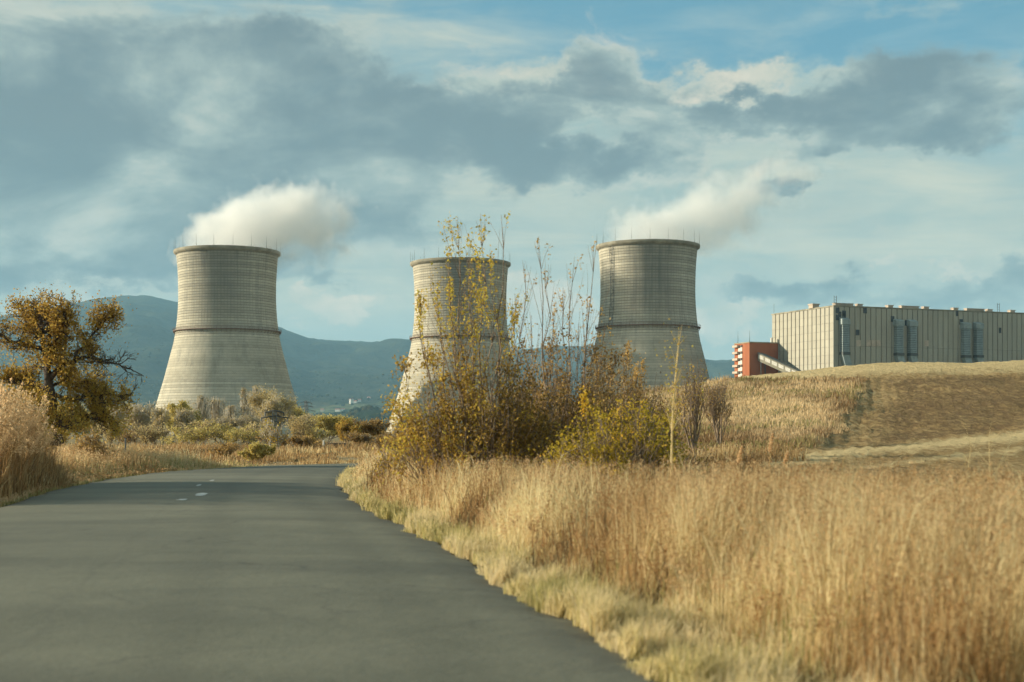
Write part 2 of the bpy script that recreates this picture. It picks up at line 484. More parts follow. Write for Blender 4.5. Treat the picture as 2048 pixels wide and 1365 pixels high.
def asphalt(nt, out):
    g = nt.new('ShaderNodeNewGeometry').outputs['Position']
    r = nt.mapping(g, scale=(0.45, 1.0, 1.0), rot=(0, 0, math.radians(-8)))  # stretched across the road: wear plus shadow streaks painted into the colour
    n1 = nt.noise(r, 0.55, 7, 0.62, 0.3); n2 = nt.noise(g, 2.2, 6, 0.65); n3 = nt.noise(g, 45, 4, 0.75)
    rut = nt.attr('tint')
    mac = nt.noise(nt.mapping(g, scale=(0.35, 1.0, 1.0)), 0.16, 4, 0.6, 0.4)  # broad crosswise patches, worn tone and painted streaks of shade
    c = nt.mix(nt.mr(n1, 0.32, 0.68), (0.095, 0.094, 0.060), (0.182, 0.174, 0.116))
    c = nt.mix(nt.mr(n2, 0.35, 0.72, 0, 0.6), c, (0.122, 0.118, 0.078))
    c = nt.mix(nt.mr(n3, 0.45, 0.75, 0, 0.65), c, (0.22, 0.21, 0.165))
    c = nt.mix(nt.mr(n3, 0.42, 0.25, 0, 0.6), c, (0.05, 0.05, 0.038))
    wheel = nt.math('ADD', nt.mr(nt.math('ABSOLUTE', nt.math('SUBTRACT', rut, 0.60)), 0.0, 0.07, 0.35, 0.0, True), nt.mr(nt.math('ABSOLUTE', nt.math('SUBTRACT', rut, 0.84)), 0.0, 0.07, 0.35, 0.0, True))
    c = nt.mix(wheel, c, (0.085, 0.083, 0.055))
    lane = nt.math('ABSOLUTE', nt.math('SUBTRACT', rut, 0.46))
    c = nt.mix(nt.mr(lane, 0.002, 0.006, 0.15, 0.0), c, (0.06, 0.055, 0.045))
    edge = nt.math('ADD', nt.mr(rut, 0.90, 1.0, 0, 0.8), nt.mr(rut, 0.0, 0.08, 0.7, 0.0))
    c = nt.mix(nt.math('MULTIPLY', edge, nt.mr(n2, 0.3, 0.6)), c, (0.075, 0.066, 0.05))
    c = nt.mix(nt.mr(mac, 0.56, 0.40, 0.0, 0.55), c, (0.070, 0.070, 0.050))
    c = nt.mix(nt.mr(mac, 0.56, 0.66, 0.0, 0.4), c, (0.20, 0.19, 0.14))
    # cracks
    v = nt.new('ShaderNodeTexVoronoi', feature='DISTANCE_TO_EDGE')
    wn = nt.vm('ADD', g, nt.vm('MULTIPLY', nt.noise(g, 1.2, 4, 0.6, 0, True), (1.2, 1.2, 0)))
    nt.put(v.inputs['Vector'], wn); v.inputs['Scale'].default_value = 0.30
    crack = nt.mr(v.outputs['Distance'], 0.0, 0.012, 1.0, 0.0)
    crack = nt.math('MULTIPLY', crack, nt.mr(n1, 0.45, 0.6))
    c = nt.mix(nt.math('MULTIPLY', crack, 0.45), c, (0.04, 0.038, 0.03))
    p = nt.new('ShaderNodeBsdfPrincipled'); nt.put(p.inputs['Base Color'], c)
    p.inputs['Roughness'].default_value = 0.75
    p.inputs['Specular IOR Level'].default_value = 0.35
    nt.put(p.inputs['Normal'], nt.bump(nt.math('ADD', nt.math('MULTIPLY', n2, 2.0), nt.math('MULTIPLY', n3, 0.25)), 0.35, 0.03))
    nt.l.new(p.outputs[0], out.inputs[0])
M['asphalt'] = material('asphalt', asphalt)

def concrete_tower(stain_off):
    def b(nt, out):
        uv = nt.new('ShaderNodeUVMap'); uv.uv_map = 'UV'
        s = nt.new('ShaderNodeSeparateXYZ'); nt.put(s.inputs[0], uv.outputs[0])
        u, v = s.outputs[0], s.outputs[1]            # u: bay number round the shell, v: lift number
        fu = nt.math('FRACT', u); fv = nt.math('FRACT', v)
        cell = nt.new('ShaderNodeCombineXYZ'); nt.put(cell.inputs[0], nt.math('FLOOR', u)); nt.put(cell.inputs[1], nt.math('FLOOR', v))
        wn = nt.new('ShaderNodeTexWhiteNoise', noise_dimensions='2D'); nt.put(wn.inputs['Vector'], cell.outputs[0])
        lift = nt.new('ShaderNodeTexWhiteNoise', noise_dimensions='1D'); nt.put(lift.inputs['W'], nt.math('FLOOR', v))
        g = nt.new('ShaderNodeTexCoord').outputs['Object']
        n1 = nt.noise(g, 0.045, 4, 0.55)
        st = nt.noise(nt.mapping(g, scale=(1, 1, 0.05), loc=(stain_off, 0, 0)), 0.35, 5, 0.65)
        n3 = nt.noise(g, 0.6, 5, 0.7)
        c = nt.mix(nt.mr(n1, 0.35, 0.65), (0.43, 0.40, 0.315), (0.52, 0.485, 0.39))
        k = nt.math('ADD', nt.mr(lift.outputs[0], 0, 1, 0.82, 1.12), nt.mr(wn.outputs[0], 0, 1, -0.05, 0.05))
        k = nt.math('ADD', k, nt.mr(n3, 0.3, 0.7, -0.08, 0.08))
        vs = nt.new('ShaderNodeVectorMath', operation='SCALE'); nt.put(vs.inputs[0], c); nt.put(vs.inputs['Scale'], k)
        c = vs.outputs[0]
        # soot and damp stains: on the upper shell, running down in streaks
        so_ = nt.new('ShaderNodeSeparateXYZ'); nt.put(so_.inputs[0], g)
        ang = nt.math('ARCTAN2', so_.outputs[0], nt.math('MULTIPLY', so_.outputs[1], -1.0))
        patch = nt.math('MULTIPLY', nt.mr(nt.math('ABSOLUTE', nt.math('SUBTRACT', ang, 0.0)), 0.15, 0.85, 1, 0, True),
                        nt.mr(v, 36, 54, 0.0, 1.0, True))
        sm = nt.math('ADD', nt.mr(st, 0.50, 0.68, 0.0, 0.35), nt.math('MULTIPLY', patch, nt.mr(n1, 0.3, 0.6, 0.25, 0.6)))
        c = nt.mix(sm, c, (0.15, 0.155, 0.145))
        # formwork joints
        hl = nt.math('ADD', nt.mr(fv, 0.10, 0.24, 1, 0), nt.mr(fv, 0.90, 1.0, 0, 0.8))
        vl = nt.math('MULTIPLY', nt.math('ADD', nt.mr(fu, 0.0, 0.10, 1, 0), nt.mr(fu, 0.9, 1.0, 0, 1)), nt.mr(v, 34, 44, 0.15, 0.9))
        j = nt.math('MAXIMUM', nt.math('MULTIPLY', hl, nt.mr(v, 30, 45, 0.38, 0.9)), nt.math('MULTIPLY', vl, 0.75))
        c = nt.mix(nt.math('MULTIPLY', j, nt.mr(n3, 0.3, 0.7, 0.4, 1.0)), c, (0.10, 0.10, 0.09))
        p = nt.new('ShaderNodeBsdfPrincipled'); nt.put(p.inputs['Base Color'], c); p.inputs['Roughness'].default_value = 0.95
        p.inputs['Specular IOR Level'].default_value = 0.15
        nt.l.new(p.outputs[0], out.inputs[0])
    return b
M['rim'] = simple('weathered_rim', (0.27, 0.25, 0.19), 0.95, 0.35, 0.25)

# ------------------------------------------------------------------ the setting
# road
n = len(Rc); cols = 24
s = np.linspace(0, 1, cols)
jag = (vnoise(Rc[:, 1] * 0.9, Rc[:, 0] * 0.9, 21) - 0.5) * 0.0
Rv, Lv = Rc.copy(), Lc.copy()
def dens(line, m=6):
    t = np.linspace(0, len(line) - 1, (len(line) - 1) * m + 1)
    i = np.arange(len(line))
    return np.stack([np.interp(t, i, line[:, 0]), np.interp(t, i, line[:, 1])], -1)
Rv, Lv = dens(Rv), dens(Lv)
Rv[:, 0] += (vnoise(Rv[:, 1] * 1.3, Rv[:, 0], 21, 4, 0.7) - 0.5) * 0.5
Lv[:, 0] += (vnoise(Lv[:, 1] * 1.3, Lv[:, 0], 22, 4, 0.7) - 0.5) * 0.5
RX = Lv[:, None, 0] * (1 - s) + Rv[:, None, 0] * s
RY = Lv[:, None, 1] * (1 - s) + Rv[:, None, 1] * s
RZ = 0.01 + 0.05 * (1 - (2 * s - 1) ** 2)[None] + (vnoise(RX * 0.6, RY * 0.3, 31) - 0.5) * 0.02
RZ[:, 0] -= 0.03; RZ[:, -1] -= 0.03
T = np.broadcast_to(s, RX.shape)
verts = np.stack([RX, RY, RZ], -1)
m_, c_ = RX.shape
idx = np.arange(m_ * c_).reshape(m_, c_)
quad = np.stack([idx[:-1, :-1], idx[:-1, 1:], idx[1:, 1:], idx[1:, :-1]], -1).reshape(-1, 4)
mb = MB(); mb.add(verts, quad, T.ravel())
for side in (0, -1):                               # the asphalt's broken edge has thickness
    top = verts[:, side]; bot = top.copy(); bot[:, 2] = -0.25; bot[:, 0] += (-0.04 if side == 0 else 0.04)
    vv = np.concatenate([top, bot]); k = np.arange(m_ - 1)
    q = np.stack([k, k + 1, k + 1 + m_, k + m_], -1)
    mb.add(vv, q, 0.95)
tag(mb.build('road', M['asphalt'], smooth=True), 'worn grey asphalt road bending away to the right', kind='structure')
# remnants of the centre line
def road_z(x, y):
    k = np.argmin((RX - x) ** 2 + (RY - y) ** 2); return RZ.ravel()[k]
for k, (px, py, ln, wd) in enumerate([(365, 1006, 0.30, 0.10), (402, 996, 0.75, 0.12), (398, 976, 0.6, 0.06), (424, 966, 0.5, 0.05)]):
    y0 = CZ * F / (py - HY); x0 = (px - 1024) / F * y0
    z0 = road_z(x0, y0) + 0.008
    a = np.linspace(0, 2 * np.pi, 14, endpoint=False)
    rr = 1 + (rng.random(14) - 0.5) * 0.6
    pts = np.stack([x0 + np.cos(a) * wd * rr + np.sin(a) * -0.16 * ln, y0 + np.sin(a) * ln * rr, np.full(14, z0)], -1)
    mb = MB(); mb.add(pts, np.arange(14))
    o = mb.build('road_marking', M['paint'])
    tag(o, ['short worn white paint fleck nearest on the road', 'bright worn white dash in the middle of the road',
            'thin faded white dash beyond the bright one', 'faintest farthest white dash on the road'][k], 'road marking', 'worn centre line marks', 'thing')

# ploughed field on the hill: boundary on the left traced where it lies on the slope
bpx = [(1752, 724), (1722, 765), (1690, 810), (1660, 850), (1640, 880), (1560, 912), (1490, 936), (1480, 960)]
bp = [ground_pt(a, b)[:2] for a, b in bpx]
bp = np.array([(bp[0][0] + 3, 175)] + bp + [(5.9, 24), (5.8, 18)])
o_ = np.argsort(bp[:, 1]); bp = bp[o_]
def bound(y): return np.interp(y, bp[:, 1], bp[:, 0])
_H0 = H
def H(x, y):
    x = np.asarray(x, float); y = np.asarray(y, float)
    return _H0(x, y) - 0.25 * smooth((x - bound(y) + 0.3) / 2.4) * smooth((y - 62) / 14) * (1 - smooth((y - 150) / 22))
# ground: one sheet to the horizon
xs = np.sinh(np.linspace(-5.2, 5.2, 240)); xs = xs / xs.max() * 14000
ys = np.concatenate([np.linspace(-60, 0, 14)[:-1], np.linspace(0, 190, 190)[:-1], 190 + (np.geomspace(1, 13500, 70) - 1)])
xs = np.sort(np.concatenate([xs[np.abs(xs) > 95], np.linspace(-92, 92, 140)]))
GX, GY = np.meshgrid(xs, ys)
GZ = H(GX, GY)
GZ = np.where((GX > bound(GY) + 1.0) & (GY > 20) & (GY < 174) & (GX < 118), GZ - 0.25, GZ)
GZ = np.where(GY > 1500, GZ - 3, GZ)
inside = in_poly(GX, GY, ROADPOLY) 
GZ = np.where(inside, -0.10, GZ)
idx = np.arange(GX.size).reshape(GX.shape)
quad = np.stack([idx[:-1, :-1], idx[:-1, 1:], idx[1:, 1:], idx[1:, :-1]], -1).reshape(-1, 4)
mb = MB(); mb.add(np.stack([GX, GY, GZ], -1), quad)
tag(mb.build('ground', M['soil'], smooth=True), 'dry brown ground under the roadside grass', kind='structure')

Y = np.concatenate([np.linspace(17, 60, 110)[:-1], np.linspace(60, 176, 240)])
tt = np.linspace(0, 1, 200) ** 1.25
FX = bound(Y)[:, None] + tt[None] * (120 - bound(Y))[:, None]
FY = np.broadcast_to(Y[:, None], FX.shape)
fur = np.sin((FX * 0.97 - FY * 0.24) * 2 * np.pi / 0.75) * 0.05 * (FY > 60)
FZ = H(FX, FY) + 0.03 + fur + (vnoise(FX * 1.6, FY * 1.6, 41, 4, 0.7)) * 0.24
FZ[:, 0] -= 0.1; FZ[0] -= 0.4; FZ[-1] -= 0.5
# straw cover: 1 = stubble left standing, 0 = turned soil
ppx = FX / FY * F + 1024; ppy = HY - (H(FX, FY) - CZ) / FY * F
line = np.interp(FX, [5, 9.7, 16.3, 23.4, 28.8, 60], [52, 57.8, 68.8, 76.0, 79.9, 100])   # foot of the turned soil
dl = FY - line
straw = np.full(FX.shape, 0.16)
straw = np.maximum(straw, 0.86 * smooth((FY - 114) / 26))
straw = np.maximum(straw, 0.40 * (1 - smooth((FX - bound(Y)[:, None] - 1.5) / 5)))
straw = np.maximum(straw, 0.80 * smooth((6 - dl) / 8))
straw = np.where(dl < -3, np.interp(dl, [-40, -16, -8, -3], [0.55, 0.36, 0.34, 0.85]), straw)
track = np.exp(-((dl + 1.5) / 1.3) ** 2) + 0.7 * np.exp(-((dl + 11) / 1.2) ** 2)
straw = np.clip(straw + 0.5 * track, 0, 1)
idx = np.arange(FX.size).reshape(FX.shape)
quad = np.stack([idx[:-1, :-1], idx[:-1, 1:], idx[1:, 1:], idx[1:, :-1]], -1).reshape(-1, 4)
mb = MB(); mb.add(np.stack([FX, FY, FZ], -1), quad, straw.ravel())
tag(mb.build('ploughed_field', M['field'], smooth=True), 'brown ploughed field with straw on the hillside', kind='structure')

# mountains
RPX = np.array([-2500, -1200, -500, 0, 60, 120, 190, 250, 300, 350, 420, 500, 560, 620, 700, 800, 900, 1040, 1120, 1180, 1300, 1430, 1500, 1700, 2048, 2600, 3500, 5000])
RPY = np.array([700, 660, 645, 632, 622, 611, 597, 590, 591, 603, 616, 632, 655, 678, 684, 685, 690, 700, 694, 692, 705, 722, 718, 722, 715, 700, 715, 720])
DR = 9000.0
azs = np.linspace(-0.95, 1.15, 760)
ds = np.concatenate([np.linspace(1400, 9000, 150), np.linspace(9060, 11500, 14)])
A, D = np.meshgrid(azs, ds)
PXA = 1024 + A * F
ridge = (HY - np.interp(PXA, RPX, RPY)) / F * DR
prof = np.interp(D, [1400, 2600, 3600, 4600, 5600, 6600, 7800, 9000, 10500, 11500], [0, 0.01, 0.055, 0.12, 0.24, 0.45, 0.76, 1.0, 0.8, 0.4])
MX = A * D; MY = D
rug = (vnoise(MX / 900, MY / 900, 51, 5, 0.5) - 0.5)
rid = 1 - np.abs(vnoise(MX / 420 + 3, MY / 800, 52, 4, 0.5) - 0.5) * 2
MZ = ridge * prof + (rug * 240 + (rid - 0.7) * 150) * np.clip(prof * 1.6, 0, 1) * (1 - 0.96 * np.exp(-((D - 9000) / 900.0) ** 2))
knoll = 30 * np.exp(-(((PXA - 735) / 75) ** 2 + ((D - 3300) / 420) ** 2)) + 40 * np.exp(-(((PXA - 150) / 140) ** 2 + ((D - 3000) / 400) ** 2))
MZ = MZ + knoll + (vnoise(MX / 34, MY / 60, 53, 2, 0.6) - 0.4) * 9 * np.clip(prof * 3, 0, 1)
MZ = MZ - 6 + 6 * smooth((D - 1500) / 500)
def mount_z(px, d):
    i = np.argmin(np.abs(azs - (px - 1024) / F)); j = np.argmin(np.abs(ds - d)); return MZ[j, i]
def mtn(nt, out):
    g = nt.new('ShaderNodeNewGeometry').outputs['Position']
    s_ = nt.new('ShaderNodeSeparateXYZ'); nt.put(s_.inputs[0], g)
    warp = nt.vm('ADD', g, nt.vm('MULTIPLY', nt.noise(g, 0.003, 4, 0.6, 0, True), (300, 300, 0)))
    v = nt.new('ShaderNodeTexVoronoi'); nt.put(v.inputs['Vector'], nt.mapping(warp, scale=(1, 0.55, 0))); v.inputs['Scale'].default_value = 0.0042
    sc_ = nt.new('ShaderNodeSeparateColor'); nt.put(sc_.inputs[0], v.outputs['Color'])
    fields = nt.ramp(sc_.outputs[0], [(0, (0.03, 0.045, 0.02)), (0.40, (0.05, 0.06, 0.03)), (0.58, (0.15, 0.13, 0.07)), (0.8, (0.10, 0.12, 0.045)), (1, (0.26, 0.22, 0.13))])
    n = nt.noise(g, 0.012, 6, 0.65); n2 = nt.noise(g, 0.0012, 5, 0.6)
    forest = nt.mix(nt.mr(n, 0.35, 0.65), (0.018, 0.026, 0.016), (0.050, 0.055, 0.030))
    wood = nt.mr(nt.math('ADD', nt.math('MULTIPLY', s_.outputs[2], 0.006), nt.math('MULTIPLY', n2, 2.0)), 1.5, 1.95)
    wood = nt.math('MAXIMUM', wood, nt.mr(n, 0.52, 0.58))
    c = nt.mix(wood, fields, forest)
    p = nt.new('ShaderNodeBsdfDiffuse'); nt.put(p.inputs[0], c)
    nt.put(p.inputs['Normal'], nt.bump(n, 1.0, 30.0))
    nt.l.new(p.outputs[0], out.inputs[0])
M['mountain'] = material('wooded_slopes', mtn)
idx = np.arange(A.size).reshape(A.shape)
quad = np.stack([idx[:-1, :-1], idx[:-1, 1:], idx[1:, 1:], idx[1:, :-1]], -1).reshape(-1, 4)
mb = MB(); mb.add(np.stack([MX, MY, MZ], -1), quad)
tag(mb.build('mountains', M['mountain'], smooth=True), 'blue wooded mountains beyond the valley', kind='structure')

# woods on the valley floor (far clumps)
mb = MB()
ico = np.array([(0, 0, 1), (0.89, 0, 0.45), (0.28, 0.85, 0.45), (-0.72, 0.53, 0.45), (-0.72, -0.53, 0.45), (0.28, -0.85, 0.45), (0.72, 0.53, -0.45), (-0.28, 0.85, -0.45), (-0.89, 0, -0.45), (-0.28, -0.85, -0.45), (0.72, -0.53, -0.45), (0, 0, -1)])
icf = np.array([(0, 1, 2), (0, 2, 3), (0, 3, 4), (0, 4, 5), (0, 5, 1), (1, 6, 2), (2, 7, 3), (3, 8, 4), (4, 9, 5), (5, 10, 1), (2, 6, 7), (3, 7, 8), (4, 8, 9), (5, 9, 10), (1, 10, 6), (11, 7, 6), (11, 8, 7), (11, 9, 8), (11, 10, 9), (11, 6, 10)])
N = 5200
pa = rng.uniform(-150, 1500, N); pd = rng.uniform(2300, 6500, N) ** 1.0
keep = vnoise(pa / 60, pd / 260, 61, 3) > 0.50
pa, pd = pa[keep], pd[keep]
extra = 60
pa = np.concatenate([pa, rng.normal(735, 55, extra)]); pd = np.concatenate([pd, rng.normal(3200, 260, extra)])
r_ = rng.uniform(3.5, 8, len(pa))
zi = np.array([mount_z(a, d) for a, d in zip(pa, pd)])
cx = (pa - 1024) / F * pd
vv = ico[None] * (r_[:, None, None] * np.array([1, 1, 0.8])) * (1 + (rng.random((len(pa), 12, 1)) - 0.5) * 0.5) + np.stack([cx, pd, zi + r_ * 0.4], -1)[:, None]
ff = icf[None] + (np.arange(len(pa)) * 12)[:, None, None]
mb.add(vv.reshape(-1, 3), ff.reshape(-1, 3), np.repeat(rng.random(len(pa)), 12))
M['far_wood'] = foliage('far_wood', [(0, (0.02, 0.035, 0.015)), (0.6, (0.045, 0.06, 0.025)), (1, (0.11, 0.09, 0.03))], 0.1)
tag(mb.build('woods', M['far_wood']), 'scattered distant woods on the valley slopes', kind='stuff')

# ------------------------------------------------------------------ cooling towers
PR = np.array([(0, 157), (12, 155), (50, 142.5), (110, 125), (150, 113.5), (185, 105.5), (207, 101.7), (240, 97.6), (277, 95.6), (320, 96.3), (350, 98.2), (369, 100.2)])
def tower(px, dist, sx, ztop, zoff, label, stain, ladder=False):
    k = dist / F * sx
    X = (px - 1024) / F * dist
    zs = ztop / 372.0                                 # metres per profile unit in height
    root = empty('cooling_tower', (X, dist, zoff))
    tag(root, label, 'cooling tower', 'three concrete cooling towers')
    LIFT = 70; top = 369 * zs
    seg = 144
    rows = []; vs = []
    def rad(z):
        return np.interp(z / zs, PR[:, 0], PR[:, 1]) * k
    # smooth the profile
    zz = np.linspace(0, top, 400); rr = rad(zz)
    ker = np.hanning(61); ker /= ker.sum()
    rp = np.concatenate([rr[0] + (rr[0] - rr[1:31][::-1]) , rr, rr[-1] + (rr[-1] - rr[-31:-1][::-1])])
    rr = np.convolve(rp, ker, 'valid')[:400]
    R = lambda z: np.interp(z, zz, rr)
    for i in range(LIFT):
        z0, z1 = top * i / LIFT, top * (i + 1) / LIFT
        g = 0.10 * (z1 - z0)
        rows += [(R(z0) - 0.10, z0), (R(z0 + g) + 0.03, z0 + g), (R(z1) + 0.02, z1 - 0.02)]
        vs += [i + 0.001, i + 0.12, i + 0.985]
    rows += [(R(top), top), (R(top) - 0.5, top), (R(top - 12) - 0.6, top - 12), (R(top * 0.6) - 0.8, top * 0.6), (R(0) - 1.0, 0)]
    vs += [LIFT, LIFT, LIFT - 8, LIFT * 0.6, 0]
    rows = np.array(rows); vs = np.array(vs)
    a = np.linspace(0, 2 * np.pi, seg + 1) + np.pi / 2     # seam at the back
    V = np.stack([rows[:, None, 0] * np.cos(a), rows[:, None, 0] * np.sin(a), np.broadcast_to(rows[:, None, 1], (len(rows), seg + 1))], -1)
    idx = np.arange(V.shape[0] * V.shape[1]).reshape(V.shape[:2])
    q = np.stack([idx[:-1, :-1], idx[:-1, 1:], idx[1:, 1:], idx[1:, :-1]], -1).reshape(-1, 4)
    mb = MB(); mb.add(V, q)
    o = mb.build('shell', material('tower_concrete', concrete_tower(stain)), root, smooth=False)
    me = o.data
    U = np.broadcast_to(np.linspace(0, 96, seg + 1)[None], V.shape[:2]).ravel(); W = np.broadcast_to(vs[:, None], V.shape[:2]).ravel()
    li = np.empty(len(me.loops), np.int32); me.loops.foreach_get('vertex_index', li)
    uvl = me.uv_layers.new(name='UV'); uvl.data.foreach_set('uv', np.stack([U[li], W[li]], -1).ravel().astype(np.float32))
    # smooth round the shell, sharp at the lift joints
    me.polygons.foreach_set('use_smooth', np.ones(len(me.polygons), dtype=bool))
    me.set_sharp_from_angle(angle=math.radians(25))
    def ring(name, mat, prof, sg=144, sm=True):
        prof = np.array(prof); a = np.linspace(0, 2 * np.pi, sg, endpoint=False)
        V = np.stack([prof[:, None, 0] * np.cos(a), prof[:, None, 0] * np.sin(a), np.broadcast_to(prof[:, None, 1], (len(prof), sg))], -1)
        idx = np.arange(V.shape[0] * sg).reshape(len(prof), sg)
        i2 = np.vstack([idx, idx[:1]]); n1 = np.roll(i2, -1, 1)
        q = np.stack([i2[:-1], n1[:-1], n1[1:], i2[1:]], -1).reshape(-1, 4)
        mb = MB(); mb.add(V, q)
        ob = mb.build(name, mat, root, smooth=sm)
        if sm: ob.data.set_sharp_from_angle(angle=math.radians(35))
        return ob
    rt = R(top)
    ring('rim', M['rim'], [(rt - 0.6, top + 0.1), (rt + 0.25, top - 0.9), (rt + 1.1, top - 0.3), (rt + 1.3, top + 0.2), (rt + 1.25, top + 1.1), (rt + 1.0, top + 1.2), (rt + 0.9, top + 0.5), (rt - 0.6, top + 0.5)])
    zb = 210 * zs; rb = R(zb)
    ring('walkway', M['rust'], [(rb - 0.05, zb), (rb + 1.25, zb + 0.05), (rb + 1.25, zb + 0.35), (rb - 0.05, zb + 0.35)])
    mb = MB()
    for i in range(72):
        a = 2 * np.pi * i / 72; c, s_ = math.cos(a), math.sin(a)
        r1 = rb + 1.2
        mb.tube([(r1 * c, r1 * s_, zb + 0.3), (r1 * c, r1 * s_, zb + 1.5)], 0.05, 4)
        rl = R(zb - 1.6)
        mb.tube([(r1 * c, r1 * s_, zb), ((rl - 0.1) * c, (rl - 0.1) * s_, zb - 1.5)], 0.06, 4)
    for zr in (0.95, 1.5):
        a = np.linspace(0, 2 * np.pi, 145)
        mb.tube(np.stack([(rb + 1.2) * np.cos(a), (rb + 1.2) * np.sin(a), np.full(145, zb + zr)], -1), 0.045, 4)
    mb.build('railing', M['rust'], root)
    mb = MB(); mb.tube([(0, 0, 0), (0, 0, 3.0), (0, 0, 5.6)], [0.08, 0.06, 0.03], 5)
    rod = mb.mesh('lightning_rod'); rod.materials.append(M['metal'])
    for i in range(18):
        a = 2 * np.pi * (i + 0.35) / 18
        share('lightning_rod', rod, root, ((rt + 1.1) * math.cos(a), (rt + 1.1) * math.sin(a), top + 1.0))
    if ladder:
        mb = MB(); aa = -math.pi / 2 - 0.90
        da = 0.045
        za, zc = zb, top + 0.3
        zl = np.linspace(za, zc, 30)
        for off in (-da, da):
            mb.tube(np.stack([(R(zl) + 0.5) * np.cos(aa + off), (R(zl) + 0.5) * np.sin(aa + off), zl], -1), 0.11, 4)
        for i in range(int((zc - za) / 2.1)):
            z0 = za + i * 2.1
            o0, o1 = (-da, da) if i % 2 else (da, -da)
            if i % 3 == 0: o0 = -o1; z1 = z0
            else: z1 = z0 + 1.6
            mb.tube([((R(z0) + 0.5) * math.cos(aa + o0), (R(z0) + 0.5) * math.sin(aa + o0), z0), ((R(z1) + 0.5) * math.cos(aa + o1), (R(z1) + 0.5) * math.sin(aa + o1), z1)], 0.10, 4)
        mb.build('ladder', M['metal'], root)
    return X, dist, zoff, k, top

T1 = tower(455, 700, 1.0, 90.2, -0.4, 'leftmost cooling tower, steaming, standing alone behind the bare poplars', 3.0)
T2 = tower(921, 742, 0.955, 90.2, -1.0, 'middle cooling tower without steam, half hidden behind the tall leafy shrub', 40.0)
T3 = tower(1295.5, 690, 0.985, 91.2, 0.2, 'cooling tower with a ladder on its shell, nearest to the large hall', 90.0, True)

# ------------------------------------------------------------------ steam
def steam(name, dist, spheres, dens, nscale, label, hull, thr=0.5, gain=2.2):
    m = bpy.data.materials.new(name); m.use_nodes = True
    nt = NT(m.node_tree); nt.n.clear()
    out = nt.new('ShaderNodeOutputMaterial')
    g = nt.new('ShaderNodeTexCoord').outputs['Object']
    wv = nt.vm('MULTIPLY', nt.vm('SUBTRACT', nt.noise(g, 0.045 * nscale, 4, 0.6, 0, True), (0.5, 0.5, 0.5)), (26, 26, 26))
    q = nt.vm('ADD', g, wv)
    acc = None
    for (px, py, r, amp) in spheres:
        c = ((px - 1024) / F * dist, 0.0, CZ + (HY - py) / F * dist)
        d = nt.vm('DISTANCE', q, c)
        v = nt.mr(d, 0.0, r / F * dist * 1.62, amp, 0.0, True)
        acc = v if acc is None else nt.math('ADD', acc, v)
    nz = nt.noise(g, 0.085 * nscale, 6, 0.6, 0.3)
    val = nt.math('ADD', acc, nt.math('MULTIPLY', nt.math('SUBTRACT', nz, 0.5), 3.2))
    de = nt.math('MULTIPLY', nt.mr(val, thr, thr + gain, 0.0, 1.0), dens)
    # nothing above the rim's own edge leaks below the rim
    pv = nt.new('ShaderNodeVolumePrincipled')
    pv.inputs['Color'].default_value = (0.985, 0.985, 0.975, 1)
    pv.inputs['Anisotropy'].default_value = 0.25
    nt.put(pv.inputs['Density'], de)
    nt.l.new(pv.outputs[0], out.inputs['Volume'])
    m.cycles.volume_step_rate = 0.35 if hasattr(m.cycles, 'volume_step_rate') else 1
    mb = MB(); sides = 20
    P_ = np.array([((px - 1024) / F * dist, CZ + (HY - py) / F * dist) for px, py, *_ in hull])
    rad = np.array([h[2] / F * dist for h in hull]); dep = np.array([h[3] / F * dist for h in hull])
    t = np.linspace(0, len(hull) - 1, 40); i = np.arange(len(hull))
    px_ = np.interp(t, i, P_[:, 0]); pz_ = np.interp(t, i, P_[:, 1]); rd = np.interp(t, i, rad); dp = np.interp(t, i, dep)
    dx = np.gradient(px_); dz = np.gradient(pz_); L = np.hypot(dx, dz); nx, nz_ = -dz / L, dx / L
    a = np.linspace(0, 2 * np.pi, sides, endpoint=False)
    V = np.stack([px_[:, None] + nx[:, None] * rd[:, None] * np.cos(a), dp[:, None] * np.sin(a), pz_[:, None] + nz_[:, None] * rd[:, None] * np.cos(a)], -1)
    idx = np.arange(40 * sides).reshape(40, sides); n1 = np.roll(idx, -1, 1)
    qd = np.stack([idx[:-1], n1[:-1], n1[1:], idx[1:]], -1).reshape(-1, 4)
    mb.add(V, [qd[:, ::-1].copy(), idx[0].copy(), idx[-1][::-1].copy()])
    o = mb.build('steam', m, kind='stuff')
    nv = V.reshape(-1, 3)[qd[0]]; fc = nv.mean(0); cn = np.array([px_[0], 0, pz_[0]])
    if np.dot(np.array(o.data.polygons[0].normal), fc - cn) < 0: o.data.flip_normals()
    o.location = (0, dist, 0)
    tag(o, label)
    return o
steam('steam_a', 700, [(400, 490, 55, 0.8), (455, 492, 70, 1.0), (510, 495, 60, 0.9), (470, 450, 60, 0.9), (530, 450, 70, 1.0), (560, 415, 62, 1.0), (610, 420, 62, 1.0), (600, 470, 62, 0.8),
                       (655, 440, 60, 0.75), (650, 490, 50, 0.5), (690, 430, 36, 0.5), (430, 465, 40, 0.5)],
      0.10, 1.0, 'white steam billowing from the leftmost cooling tower', [(350, 530, 20, 60), (395, 490, 60, 110), (455, 475, 95, 120), (530, 455, 110, 110), (600, 445, 115, 100), (670, 450, 105, 90), (760, 450, 60, 50)], 0.50, 1.1)
